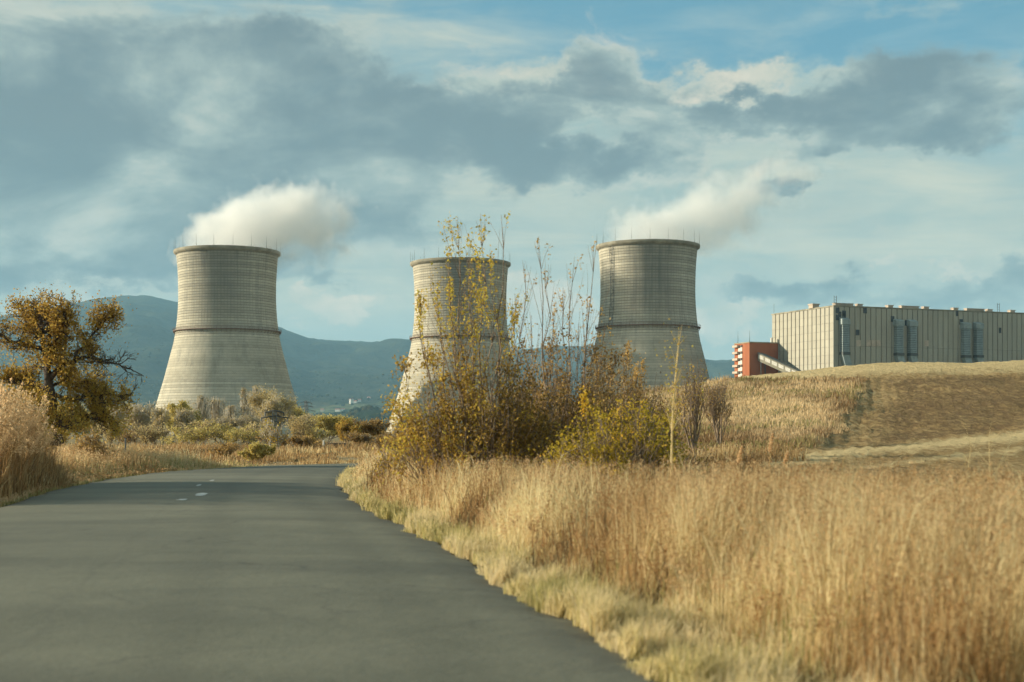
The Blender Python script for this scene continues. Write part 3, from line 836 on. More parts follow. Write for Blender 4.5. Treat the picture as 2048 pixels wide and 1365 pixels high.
steam('steam_c', 690, [(1245, 478, 50, 0.8), (1295, 482, 66, 1.0), (1350, 485, 55, 0.8), (1320, 450, 56, 0.9), (1370, 440, 58, 0.9), (1420, 430, 60, 0.95), (1470, 405, 58, 0.85), (1530, 378, 52, 0.95),
                       (1595, 352, 44, 0.95), (1440, 475, 50, 0.55), (1500, 440, 50, 0.5), (1270, 455, 36, 0.5)],
      0.085, 1.0, 'white steam drifting from the tower nearest the hall', [(1185, 510, 20, 60), (1235, 475, 60, 110), (1300, 462, 90, 110), (1380, 440, 100, 100), (1460, 420, 105, 90), (1550, 380, 80, 70), (1680, 328, 50, 50)], 0.42, 1.3)

# ------------------------------------------------------------------ the large hall
def facade(name, c1, c2, c3):
    def b(nt, out):
        g = nt.new('ShaderNodeNewGeometry').outputs['Position']
        oi = nt.new('ShaderNodeObjectInfo').outputs['Random']
        n = nt.noise(nt.mapping(g, scale=(1, 1, 0.35)), 0.35, 5, 0.65); n2 = nt.noise(g, 0.05, 3, 0.5)
        c = nt.mix(nt.mr(n, 0.3, 0.7), c1, c2)
        c = nt.mix(nt.math('MULTIPLY', oi, 0.35), c, c3)
        c = nt.mix(nt.mr(n2, 0.35, 0.65, 0, 0.25), c, c3)
        p = nt.new('ShaderNodeBsdfPrincipled'); nt.put(p.inputs['Base Color'], c); p.inputs['Roughness'].default_value = 0.9
        p.inputs['Specular IOR Level'].default_value = 0.2
        nt.l.new(p.outputs[0], out.inputs[0])
    return material(name, b)
M['panel'] = facade('concrete_panel', (0.46, 0.44, 0.36), (0.38, 0.36, 0.30), (0.30, 0.285, 0.235))
M['joint'] = simple('dark_joint', (0.10, 0.11, 0.11), 0.9, 0.2, 0.5)
M['louvre'] = simple('blue_grey_louvres', (0.28, 0.33, 0.33), 0.8, 0.2, 0.6)
M['red_paint'] = facade('red_painted_panels', (0.34, 0.105, 0.045), (0.24, 0.065, 0.030), (0.42, 0.20, 0.11))
M['vent'] = simple('roof_vent_concrete', (0.48, 0.40, 0.32), 0.9, 0.2, 0.5)

AH = math.radians(22)
hd = 600.0
hall = empty('power_station_hall', ((1667 - 1024) / F * hd, hd, 0), AH)
tag(hall, 'huge grey concrete panelled hall above the hillside field', 'industrial hall')
HH = CZ + (HY - 611.5) / F * hd
LX, LY = 130.0, 48.0
mb = MB(); mb.box((0.35, 0.35, 0), (LX, LY, HH - 0.4)); mb.build('wall', M['joint'], hall)
mb = MB(); mb.box((-0.1, -0.1, HH - 0.4), (LX + 0.2, LY + 0.2, HH + 0.15)); mb.build('roof', M['rim'], hall)
def panel_mesh(name, wd, ht, gap, mat):
    """folded panel: flat middle standing proud, chamfered sides; lies in local x (width), z (height), faces -y"""
    w2 = wd / 2 - gap / 2; c = 0.18
    pr = [(-w2, 0.40), (-w2, 0.10), (-w2 + c, 0.0), (w2 - c, 0.0), (w2, 0.10), (w2, 0.40)]
    V = [(x, y, z) for z in (0.03, ht - 0.05) for x, y in pr]
    n_ = 6; fs = []
    for i in range(n_ - 1): fs.append((i, i + 1, i + 1 + n_, i + n_))
    mb = MB(); mb.add(V, [np.array(fs), np.arange(6)[::-1].copy(), np.arange(6, 12)])
    me = mb.mesh(name); me.materials.append(mat); return me
NB = 48; NR = 3
wd = LX / NB
zr = [0, 22.0, 38.0, HH - 0.45]
pm = [panel_mesh('panel', wd, zr[i + 1] - zr[i], 0.34, M['panel']) for i in range(NR)]
for i in range(NB):
    for r in range(NR):
        share('panel', pm[r], hall, ((i + 0.5) * wd, 0, zr[r]))
NBL = 15; NRL = 10; wl = LY / NBL; z00 = 24.0
hl_ = (HH - 0.45 - z00) / (NRL - 1)
pl = [panel_mesh('panel', wl, z00, 0.50, M['panel']), panel_mesh('panel', wl, hl_, 0.50, M['panel'])]
for i in range(NBL):
    for r in range(NRL):
        share('panel', pl[0 if r == 0 else 1], hall, (0, (i + 0.5) * wl, 0 if r == 0 else z00 + (r - 1) * hl_), (0, 0, -math.pi / 2))
mb = MB(); mb.box((-0.1, -0.1, 0), (0.33, 0.33, HH - 0.42)); mb.build('corner_post', M['panel'], hall)
def hx(px):                       # local x on the front face for a photograph column
    u = (px - 1024) / F; X0 = hall.location.x
    c, s_ = math.cos(AH), math.sin(AH)
    return (u * hd - X0) / (c - u * s_)
def hz_(px, py):
    d = hd + hx(px) * math.sin(AH); return CZ + (HY - py) / F * d
mb = MB(); mb.box((-1.6, -1.2, 0), (1.6, 1.2, 1.3)); mb.box((-1.9, -1.4, 1.3), (1.9, 1.4, 1.7))
vm_ = mb.mesh('roof_vent'); vm_.materials.append(M['vent'])
for px in (1684, 1693, 1701, 1710, 1729, 1790, 1817, 1826, 1833, 1842, 1862, 1921, 1948, 1957, 1964, 1973, 1990, 2035):
    share('roof_vent', vm_, hall, (hx(px), 4.0, HH + 0.15), (0, 0, 0), (0.8, 0.8, 0.8))
share('roof_vent', vm_, hall, (1.0, 16, HH + 0.15), (0, 0, 0), (1.0, 1.3, 1.1))
mb = MB()
for dx_ in (0, 1.2): mb.tube([(dx_, 0, 0), (dx_, 0, 4.2)], 0.12, 4)
for z in (1.2, 2.4, 3.6): mb.tube([(0, 0, z), (1.2, 0, z)], 0.08, 4)
am = mb.mesh('antenna'); am.materials.append(M['metal'])
share('antenna', am, hall, (1.0, 1.0, HH + 0.1)); share('antenna', am, hall, (hx(2004), 3.0, HH + 0.1)); share('antenna', am, hall, (0.6, LY - 1.0, HH + 0.1), (0, 0, 1), (0.5, 0.5, 1.1))
def duct(px, bend=2.2, top=647):
    x0 = hx(px); z0 = hz_(px, top); d = empty('air_duct'); d.parent = hall; d.location = (x0, 0, 0)
    w_ = 1.7
    mb = MB(); mb.add([(-w_ - 0.5, -0.1, z0), (w_ + 0.3, -0.1, z0), (w_ + 0.3, -2.6, z0 - 0.8), (-w_ - 0.5, -2.6, z0 - 0.8), (-w_ - 0.5, -0.1, z0 - 3), (w_ + 0.3, -0.1, z0 - 3), (w_ + 0.3, -2.6, z0 - 3), (-w_ - 0.5, -2.6, z0 - 3)],
        np.array([(0, 3, 2, 1), (0, 4, 7, 3), (3, 7, 6, 2), (2, 6, 5, 1), (4, 5, 6, 7)]))
    mb.build('hood', M['louvre'], d)
    zl, zb = z0 - 3, z0 - 14.5
    mb = MB(); mb.box((-w_ + 0.15, -2.0, zb), (w_ - 0.15, -0.1, zl)); mb.build('casing', M['joint'], d)
    mb = MB(); nl = 15
    for i in range(nl):
        za = zl - (zl - zb) * (i + 0.1) / nl; h = (zl - zb) / nl * 0.8
        mb.add([(-w_, -2.1, za), (w_, -2.1, za), (w_, -2.45, za - h), (-w_, -2.45, za - h), (-w_, -1.9, za), (w_, -1.9, za), (-w_, -2.1, za - h), (w_, -2.1, za - h)],
               [np.array([(0, 1, 2, 3), (4, 5, 1, 0), (3, 2, 7, 6)])])
        mb.add([(-w_, -2.4, za - h), (-w_, -2.1, za), (-w_, -0.1, za), (-w_, -0.1, za - h)], np.array([(0, 1, 2, 3)]))
    o = mb.build('louvre', M['louvre'], d, kind='stuff')
    mb = MB(); mb.box((-w_ - 0.2, -2.7, zb - 1.2), (w_ + 0.2, -0.1, zb - 0.1)); mb.build('collar', M['joint'], d)
    mb = MB()
    A_ = [(-w_, -2.3, zb - 1.2), (w_, -2.3, zb - 1.2), (w_, -0.1, zb - 1.2), (-w_, -0.1, zb - 1.2)]
    B_ = [(-w_ + bend, -2.8, zb - 8), (w_ + bend, -2.8, zb - 8), (w_ + bend, -0.1, zb - 8), (-w_ + bend, -0.1, zb - 8)]
    mb.add(A_ + B_, np.array([(0, 1, 5, 4), (1, 2, 6, 5), (2, 3, 7, 6), (3, 0, 4, 7)])); mb.build('lower_duct', M['louvre'], d)
    mb = MB(); mb.box((-w_ + bend - 0.8, -3.2, zb - 30), (w_ + bend + 0.6, -0.1, zb - 8.02)); mb.build('base', M['louvre'], d)
for px, b_, tp in ((1686, 1.6, 636), (1794, 1.8, 639), (1821, 1.2, 640), (1928, 3.0, 645), (1953, 2.4, 645)): duct(px, b_, tp)
mb = MB(); mb.box((-0.9, -0.12, 0), (0.9, 0.3, 3.0)); om = mb.mesh('opening_and_gap_shade'); om.materials.append(M['glass'])
for px, py in ((1675, 620), (1688, 630), (1688, 626), (1680, 628), (1715, 664), (1785, 637), (1922, 643), (1730, 620), (1675, 634), (1812, 645), (2000, 660), (1914, 626)):
    share('opening_and_gap_shade', om, hall, (hx(px), 0, hz_(px, py) - 1.5), (0, 0, 0), (0.7 if px in (1680, 1812, 2000, 1914) else 1, 1, 0.8))
# little pale slabs that paint lit patches onto the shaded front
mb = MB(); mb.box((-1.1, -0.08, 0), (1.1, 0.2, 2.6)); om2 = mb.mesh('painted_lit_patch'); om2.materials.append(M['vent'])
for px in (1717, 1737, 1747, 1757, 1853): share('painted_lit_patch', om2, hall, (hx(px), 0, hz_(px, 693)))

# red annex with balconies
red = empty('red_annex_building')
red.location = hall.matrix_world @ Vector((0, 0, 0)) if False else (hall.location.x - math.sin(AH) * 42.5, hall.location.y + math.cos(AH) * 42.5, 0)
red.rotation_euler = (0, 0, AH)
tag(red, 'rust red stair block with white balconies beside the big hall', 'building')
rx = 15.0; ry = 12.8
dred = red.location.y - rx * math.sin(AH)
RH = CZ + (HY - 686) / F * dred
mb = MB(); mb.box((-rx, 0, 0), (-0.1, ry, RH)); mb.build('wall', M['red_paint'], red)
mb = MB(); mb.box((-rx - 0.2, -0.2, RH), (-0.1, ry + 0.2, RH + 0.5)); mb.build('roof', M['rim'], red)
mb = MB(); mb.tube([(0, 0, 0), (0, 0, 5.2)], [0.12, 0.05], 4); mb.tube([(-0.5, 0, 0), (0, 0, 0.9)], 0.05, 4)
rm_ = mb.mesh('lightning_rod'); rm_.materials.append(M['metal'])
share('lightning_rod', rm_, red, (-rx + 0.6, ry - 2, RH + 0.5)); share('lightning_rod', rm_, red, (-rx + 0.6, 0.8, RH + 0.5), (0, 0, 0), (1, 1, 0.95))
mb = MB(); mb.tube([(0, 0, 0), (0, 0, 1.9)], 0.6, 10); mb.tube([(0, 0, 1.9), (0, 0, 2.2)], [0.8, 0.5], 10)
fl = mb.mesh('roof_tank'); fl.materials.append(M['whitewash']); share('roof_tank', fl, red, (-2.5, 1.5, RH + 0.5))
mb = MB(); mb.box((-0.75, 0, 0), (0.0, 4.4, 1.1)); bm1 = mb.mesh('balcony'); bm1.materials.append(M['vent'])
mb = MB(); mb.box((-0.12, 0.1, 0), (0.0, 3.4, 1.75)); bm2 = mb.mesh('white_panel'); bm2.materials.append(M['whitewash'])
mb = MB(); mb.box((-0.4, 0.0, 0), (0.0, 0.5, 1.0)); mb.box((-0.3, 0.5, 0.1), (0.0, 4.3, 0.7)); bm3 = mb.mesh('shadow_gap'); bm3.materials.append(M['joint'])  # dark blocks put the shade between the balconies into the colour
mb = MB(); mb.box((-1.4, -0.2, 0), (0.0, 4.0, 1.0)); bm1 = mb.mesh('balcony'); bm1.materials.append(M['vent'])
st_ = 2.95
for i in range(8):
    zt = RH - 0.6 - i * st_
    share('balcony', bm1, red, (-rx, 7.6 + 0.9, zt - 1.0))
    share('white_panel', bm2, red, (-rx, 6.0, zt - 2.85))
    share('opening_and_gap_shade', bm3, red, (-rx - 0.02, 6.0, zt - 1.0))

# sloping conveyor gallery
gal = empty('conveyor_gallery', tuple(red.location), AH)
tag(gal, 'sloping grey conveyor gallery with windows leaving the red block', 'conveyor gallery')
gx0, gy0, gz0 = -9.5, -0.1, RH - 4.6
gx1, gy1, gz1 = 5.0, -26.0, RH - 17.5
def gsec(t, w0, w1, z0, z1):
    cx_, cy_, cz_ = gx0 + (gx1 - gx0) * t, gy0 + (gy1 - gy0) * t, gz0 + (gz1 - gz0) * t
    nx_, ny_ = 0.87, 0.49
    return [(cx_ + nx_ * w0, cy_ + ny_ * w0, cz_ + z0), (cx_ + nx_ * w1, cy_ + ny_ * w1, cz_ + z0), (cx_ + nx_ * w1, cy_ + ny_ * w1, cz_ + z1), (cx_ + nx_ * w0, cy_ + ny_ * w0, cz_ + z1)]
BF = np.array([(0, 3, 2, 1), (4, 5, 6, 7), (0, 1, 5, 4), (1, 2, 6, 5), (2, 3, 7, 6), (3, 0, 4, 7)])
mb = MB(); mb.add(gsec(0, -2.2, 2.2, -3.4, 0) + gsec(1, -2.2, 2.2, -3.4, 0), BF); mb.build('body', M['rim'], gal)
mb = MB(); mb.add(gsec(0, -2.5, 2.5, 0.02, 0.35) + gsec(1, -2.5, 2.5, 0.02, 0.35), BF); mb.build('roof', M['joint'], gal)
for i in range(9):
    t0 = (i + 0.12) / 9; t1 = (i + 0.88) / 9
    mb = MB(); mb.add(gsec(t0, -2.3, -2.18, -2.1, -0.5) + gsec(t1, -2.3, -2.18, -2.1, -0.5), BF); mb.build('window', M['whitewash'], gal)
mb = MB()
for t in (0.05, 0.4, 0.75):
    c0 = gsec(t, -2, 2, -3.4, 0)
    for q in c0[:2]: mb.tube([(q[0], q[1], q[2]), (q[0], q[1], -(0))], 0.25, 4)
mb.build('trestle', M['metal'], gal)

# ------------------------------------------------------------------ plants
def leaves(pts, size, tint, up=0.0):
    """diamond leaves, slightly folded; returns verts, faces, tint"""
    n_ = len(pts)
    a = rng.normal(size=(n_, 3)); a[:, 2] -= up; a /= np.linalg.norm(a, axis=1, keepdims=True)
    b = rng.normal(size=(n_, 3)); b -= (a * b).sum(1, keepdims=True) * a; b /= np.linalg.norm(b, axis=1, keepdims=True)
    nrm = np.cross(a, b)
    L = (size * rng.uniform(0.6, 1.3, n_))[:, None]
    v = np.stack([pts, pts + a * L * 0.5 + b * L * 0.32, pts + a * L, pts + a * L * 0.5 - b * L * 0.32 + nrm * L * 0.12], 1)
    k = np.arange(n_)[:, None] * 4
    f = np.concatenate([k + np.array([0, 1, 2]), k + np.array([0, 2, 3])])
    return v.reshape(-1, 3), f, np.repeat(tint, 4)

def grow(start, direction, length, radius, depth, paths, tips, spread=0.6, kids=(3, 4), curve=0.25, upward=0.15, shrink=0.68, r=random):
    """recursive branching; tips collects (point, weight)"""
    steps = 5 if depth > 0 else 3
    p = np.array(start, float); d = np.array(direction, float); d /= np.linalg.norm(d)
    pts = [p.copy()]
    for i in range(steps):
        d = d + np.array([r.gauss(0, curve), r.gauss(0, curve), r.gauss(0, curve) + upward]) * 0.45
        d /= np.linalg.norm(d); p = p + d * length / steps; pts.append(p.copy())
    pts = np.array(pts)
    paths.append((pts, np.linspace(radius, radius * 0.45, steps + 1), depth))
    if depth <= 1:
        for q in pts[1:]: tips.append(q)
    if depth == 0: return
    for i in range(r.randint(*kids)):
        t = r.uniform(0.35, 1.0); q = pts[min(int(t * steps), steps)]
        nd = d + np.array([r.gauss(0, spread), r.gauss(0, spread), r.gauss(0, spread * 0.7)])
        grow(q, nd, length * shrink * r.uniform(0.75, 1.2), radius * 0.5, depth - 1, paths, tips, spread, kids, curve, upward, shrink, r)

def plant(name, loc, paths, leafmesh, wood, leafmat, label, cat, group=None, trunk='trunk', crown='crown', sides=5, minr=0.0):
    root = empty(name, loc)
    tag(root, label, cat, group)
    mb = MB()
    for pts, rad, dp in paths:
        mb.tube(pts, np.maximum(rad, minr), max(3, sides if dp > 1 else 3))
    mb.build(trunk, wood, root, smooth=True)
    mb = MB(); mb.add(*leafmesh)
    mb.build(crown, leafmat, root, kind='stuff')
    return root

def tree(name, px, dist, top_py, width_px, leafmat, wood, label, group, n_leaf=3000, leaf=0.14, depth=4, style='round', seed=1, cat='tree', tlo=0.0, thi=1.0, minr=0.02, fork=0.25, xy=None):
    r = random.Random(seed); g = np.random.default_rng(seed)
    x, y, z = at(px, dist) if xy is None else (xy[0], xy[1], float(H(*xy)))
    h = CZ + (HY - top_py) / F * dist - z
    wdt = width_px / F * dist
    paths = []; tips = []
    if style == 'poplar':
        trunk = np.array([(g.normal(0, 0.02) * i, g.normal(0, 0.02) * i, h * i / 8) for i in range(9)])
        paths.append((trunk, np.linspace(h * 0.016, h * 0.003, 9), 3))
        for i in range(100):
            t = r.uniform(0.04, 0.97); a = r.uniform(0, 6.28)
            q = trunk[0] + np.array([0, 0, h * t]); L = wdt * 2.0 * (1 - t) ** 0.8 * r.uniform(0.55, 1.2) + 0.12
            e = r.uniform(0.16, 0.30)
            pts = np.array([q, q + np.array([math.cos(a) * L * e, math.sin(a) * L * e, L * 0.5]), q + np.array([math.cos(a) * L * e * 1.6, math.sin(a) * L * e * 1.6, L * 1.15])])
            pts[:, 2] = np.minimum(pts[:, 2], h * 1.01)
            paths.append((pts, np.array([0.05, 0.035, 0.015]) * h / 8, 0))
            tips += list(pts)
            for j in range(1):
                q2 = pts[1] + g.normal(0, 0.1, 3); tips.append(q2)
                p2 = np.array([pts[1], pts[1] + np.array([g.normal(0, 0.15), g.normal(0, 0.15), L * 0.5])]); paths.append((p2, np.array([0.025, 0.012]) * h / 8, 0)); tips += list(p2)
    else:
        nst = 1 if style == 'round' else r.randint(3, 5)
        for k in range(nst):
            a = r.uniform(0, 6.28); s_ = 0.08 if style == 'round' else 0.45
            grow((0, 0, -0.1), (math.cos(a) * s_, math.sin(a) * s_, 1), h * (0.36 if style == 'round' else 0.42), h * 0.028 if style == 'round' else h * 0.014, depth, paths, tips, 0.62 if style == 'round' else 0.45, (3, 5), 0.22 if style == 'round' else 0.14, 0.12 if style == 'round' else 0.42, 0.70, r)
        P_ = np.array(tips)
        sx = wdt / max(np.ptp(P_[:, 0]), 0.1); sz = h / max(P_[:, 2].max(), 0.1)
        sm_ = np.array([sx, sx, sz])
        paths = [(p * sm_, rr, d_) for p, rr, d_ in paths]; tips = [q * sm_ for q in tips]
    T_ = np.array(tips)
    sel = T_[g.integers(0, len(T_), n_leaf)]
    # leaves keep to clumps: weight tips by a coarse noise so gaps stay open
    wgt = vnoise(sel[:, 0] / (wdt * 0.10) + seed, (sel[:, 2] + sel[:, 1]) / (wdt * 0.10) + 3, seed + 7, 2)
    sel = sel[wgt > 0.40]
    sel = sel + g.normal(0, 0.035 * h * (0.35 if style == 'poplar' else 1), sel.shape)
    sel = sel[(sel[:, 2] < h * 1.03 + g.normal(0, 0.03 * h, len(sel)))]; sel[:, 2] = np.maximum(sel[:, 2], 0.1)
    tn = np.clip(g.normal(0.5, 0.22, len(sel)) + (vnoise(sel[:, 0] * 0.8, sel[:, 2] * 0.8, seed + 3) - 0.5) * 0.7, 0, 1)
    tn = tlo + (thi - tlo) * tn
    return plant(name, (x, y, z), paths, leaves(sel, leaf, tn), wood, leafmat, label, cat, group, minr=minr * dist / 200)

# the gold tree on the left: an explicit skeleton, then fine growth
def gold_tree():
    D_ = 56.0; bx = (112 - 1024) / F * D_; z = float(H(bx, D_))
    r = random.Random(5); g = np.random.default_rng(5)
    P3 = lambda px, py, dy=0.0: np.array([(px - 112) / F * D_, dy, CZ + (HY - py) / F * D_ - z])
    limbs = [
        ([P3(112, 890), P3(106, 840), P3(100, 790), P3(97, 745)], (0.30, 0.17)),
        ([P3(97, 745), P3(88, 722, .3), P3(78, 700, .5), P3(76, 670, .6), P3(70, 640, .8), P3(60, 615, 1)], (0.15, 0.03)),
        ([P3(78, 700, .5), P3(50, 688, .4), P3(15, 680, .2), P3(-20, 655, 0), P3(-60, 640, -.3)], (0.10, 0.03)),
        ([P3(97, 745), P3(106, 720, -.4), P3(112, 690, -.7), P3(110, 655, -.9), P3(112, 625, -1.2)], (0.11, 0.03)),
        ([P3(98, 760), P3(125, 735, -.2), P3(148, 720, 0), P3(175, 712, .2), P3(205, 722, .4), P3(255, 738, .3)], (0.12, 0.02)),
        ([P3(148, 720, 0), P3(160, 690, .4), P3(178, 665, .7), P3(190, 640, .9), P3(205, 622, 1)], (0.07, 0.02)),
        ([P3(100, 790), P3(130, 800, .6), P3(165, 795, .9), P3(205, 790, 1), P3(250, 790, .9)], (0.09, 0.02)),
        ([P3(100, 785), P3(70, 770, .4), P3(30, 765, .8), P3(-10, 760, 1.2), P3(-50, 740, 1)], (0.10, 0.03)),
        ([P3(104, 810), P3(80, 815, -.8), P3(40, 820, -1.2), P3(0, 815, -1.5)], (0.08, 0.02)),
        ([P3(76, 670, .6), P3(50, 655, 1), P3(30, 640, 1.3), P3(20, 620, 1.4)], (0.06, 0.02)),
        ([P3(106, 720, -.4), P3(130, 680, -1), P3(145, 650, -1.4), P3(150, 630, -1.5)], (0.07, 0.02)),
        ([P3(165, 795, .9), P3(185, 815, 1), P3(200, 835, 1.1)], (0.05, 0.02)),
        ([P3(100, 850), P3(70, 850, .5), P3(30, 845, .8), P3(-20, 850, .6)], (0.06, 0.02)),
        ([P3(100, 820), P3(80, 800, 1), P3(50, 795, 1.4), P3(10, 790, 1.5)], (0.07, 0.02)),
        ([P3(106, 840), P3(130, 850, -.8), P3(160, 860, -.9)], (0.06, 0.02)),
        ([P3(98, 770), P3(120, 765, 1), P3(150, 765, 1.3), P3(175, 775, 1.3)], (0.07, 0.02)),
        ([P3(106, 825), P3(125, 835, .5), P3(150, 830, .8), P3(185, 845, 1)], (0.06, 0.02)),
    ]
    paths = []; tips = []
    for k, (lp, (r0, r1)) in enumerate(limbs):
        lp = catmull(np.array(lp), 4) if len(lp) > 2 else np.array(lp)
        lp = lp + g.normal(0, 0.035, lp.shape); lp[0] = limbs[k][0][0]
        paths.append((lp, np.linspace(r0, r1, len(lp)), 3))
        if k == 0: continue
        nsub = int(len(lp) * 1.7)
        for j in range(nsub):
            i = r.randint(2, len(lp) - 1); d = lp[min(i, len(lp) - 1)] - lp[i - 1]; d /= max(np.linalg.norm(d), 1e-6)
            nd = d + g.normal(0, 0.7, 3)
            grow(lp[i], nd, r.uniform(0.35, 0.75), r1 * 1.1, 2, paths, tips, 0.7, (2, 4), 0.3, 0.05, 0.62, r)
    T_ = np.array(tips)
    px = 112 + T_[:, 0] / D_ * F; py = HY - (T_[:, 2] + z - CZ) / D_ * F
    # the outer right-hand limb is nearly bare, as are the topmost twigs
    p = np.where((px > 200) & (py < 775) & (py > 650), 0.06, 1.0); p = np.where(py < 612, 0.4, p); p = np.where((px > 165) & (py > 700) & (py < 765), p * 0.25, p)
    p = p / p.sum()
    sel = T_[g.choice(len(T_), 56000, p=p)] + g.normal(0, 0.2, (56000, 3))
    wgt = vnoise(sel[:, 0] / 0.42, (sel[:, 2] + 0.5 * sel[:, 1]) / 0.42, 9, 2); sel = sel[wgt > 0.37]
    hgt = sel[:, 2] / 6.0
    tn = np.clip(0.42 + g.normal(0, 0.2, len(sel)) + (1 - np.clip(hgt, 0, 1)) * 0.5, 0, 1)
    return plant('oak_tree', (bx, D_, z), paths, leaves(sel, 0.095, tn), M['bark'], M['leaf_gold'], 'golden autumn oak with crooked dark limbs on the left verge', 'tree', minr=0.008)
gold_tree()

# belt of trees below the leftmost tower: (column, distance, top row, width, style, leaf, wood, leaf count, label)
G1 = 'trees in the belt below the leftmost tower'
belt = [
    (200, 190, 797, 70, 'round', 'leaf_olive', 'pale_bark', 2600, 'olive round tree just right of the golden oak, first of the belt'),
    (238, 200, 800, 46, 'round', 'leaf_olive', 'bark', 1600, 'narrow dark trunked tree between the olive tree and the forked pale tree'),
    (268, 185, 803, 66, 'round', 'leaf_grey', 'pale_bark', 1500, 'pale forked tree with thin brown leaves before the tower foot'),
    (305, 205, 812, 56, 'round', 'leaf_grey', 'pale_bark', 1300, 'low leaning pale tree beside the dense olive tree'),
    (345, 190, 803, 70, 'round', 'leaf_olive', 'pale_bark', 3400, 'dense olive green tree against the tower\'s lit left foot'),
    (402, 200, 795, 26, 'poplar', 'leaf_grey', 'pale_bark', 500, 'bare pale poplar nearest the dense olive tree'),
    (430, 205, 804, 34, 'poplar', 'leaf_grey', 'pale_bark', 900, 'broader bare poplar, second of the row'),
    (463, 195, 814, 22, 'poplar', 'leaf_grey', 'pale_bark', 500, 'shortest poplar in the row, low before the tower'),
    (487, 200, 778, 20, 'poplar', 'leaf_grey', 'pale_bark', 500, 'slim tall poplar, left of the closest pair'),
    (511, 202, 775, 28, 'poplar', 'leaf_grey', 'pale_bark', 700, 'tall poplar beside the large bare round tree'),
    (566, 190, 770, 92, 'round', 'leaf_grey', 'pale_bark', 3400, 'large round half bare tree before the tower\'s right foot'),
    (596, 215, 800, 50, 'round', 'leaf_olive', 'bark', 1500, 'yellowish tree at the right edge of the tower foot'),
    (655, 165, 828, 88, 'bush', 'leaf_olive', 'bark', 4200, 'wide green willow behind the small shed'),
    (694, 120, 836, 48, 'bush', 'leaf_gold', 'bark', 2600, 'small orange tree right of the shed'),
    (742, 125, 838, 66, 'bush', 'leaf_brown', 'bark', 2600, 'grey brown bare tree right of the orange one'),
    (236, 170, 806, 44, 'bush', 'leaf_pale', 'pale_bark', 700, 'slim pale tree in front of the narrow dark trunked one'),
    (292, 172, 800, 46, 'bush', 'leaf_pale', 'pale_bark', 700, 'upright pale bare tree right of the forked tree'),
    (322, 176, 806, 40, 'bush', 'leaf_grey', 'pale_bark', 800, 'upright grey tree touching the left edge of the tower foot'),
    (376, 175, 815, 44, 'bush', 'leaf_grey', 'pale_bark', 800, 'feathery grey tree between the dense olive tree and the first poplar'),
    (446, 172, 826, 46, 'bush', 'leaf_pale', 'pale_bark', 700, 'low feathery pale tree under the broader poplar'),
    (500, 170, 818, 50, 'bush', 'leaf_pale', 'pale_bark', 700, 'feathery pale tree under the tall pair of poplars'),
    (541, 174, 790, 46, 'bush', 'leaf_grey', 'pale_bark', 900, 'upright grey tree left of the large half bare tree'),
    (618, 176, 826, 44, 'bush', 'leaf_grey', 'pale_bark', 900, 'pale bushy tree under the lattice pylon'),
    (130, 210, 806, 70, 'round', 'leaf_olive', 'bark', 1500, 'olive tree seen through the golden oak'),
]
for k, (px, d_, tp, wpx, sty, lf, wd_, nl, lb) in enumerate(belt):
    nl = int(nl * (4.0 if sty == 'poplar' else 6.5)); wpx = int(wpx * 1.15)
    sty = 'bush' if sty == 'round' and k not in (2, 4) else sty
    if sty == 'poplar': lf = 'leaf_pale'
    tree('poplar_tree' if sty == 'poplar' else ('willow_tree' if 'willow' in lb else 'deciduous_tree'), px, d_, tp, wpx, M[lf], M[wd_], lb, G1, nl, 0.21 * d_ / 200 if sty != 'poplar' else 0.18, 4, sty, 100 + k, minr=0.026 if sty == 'poplar' else 0.022)

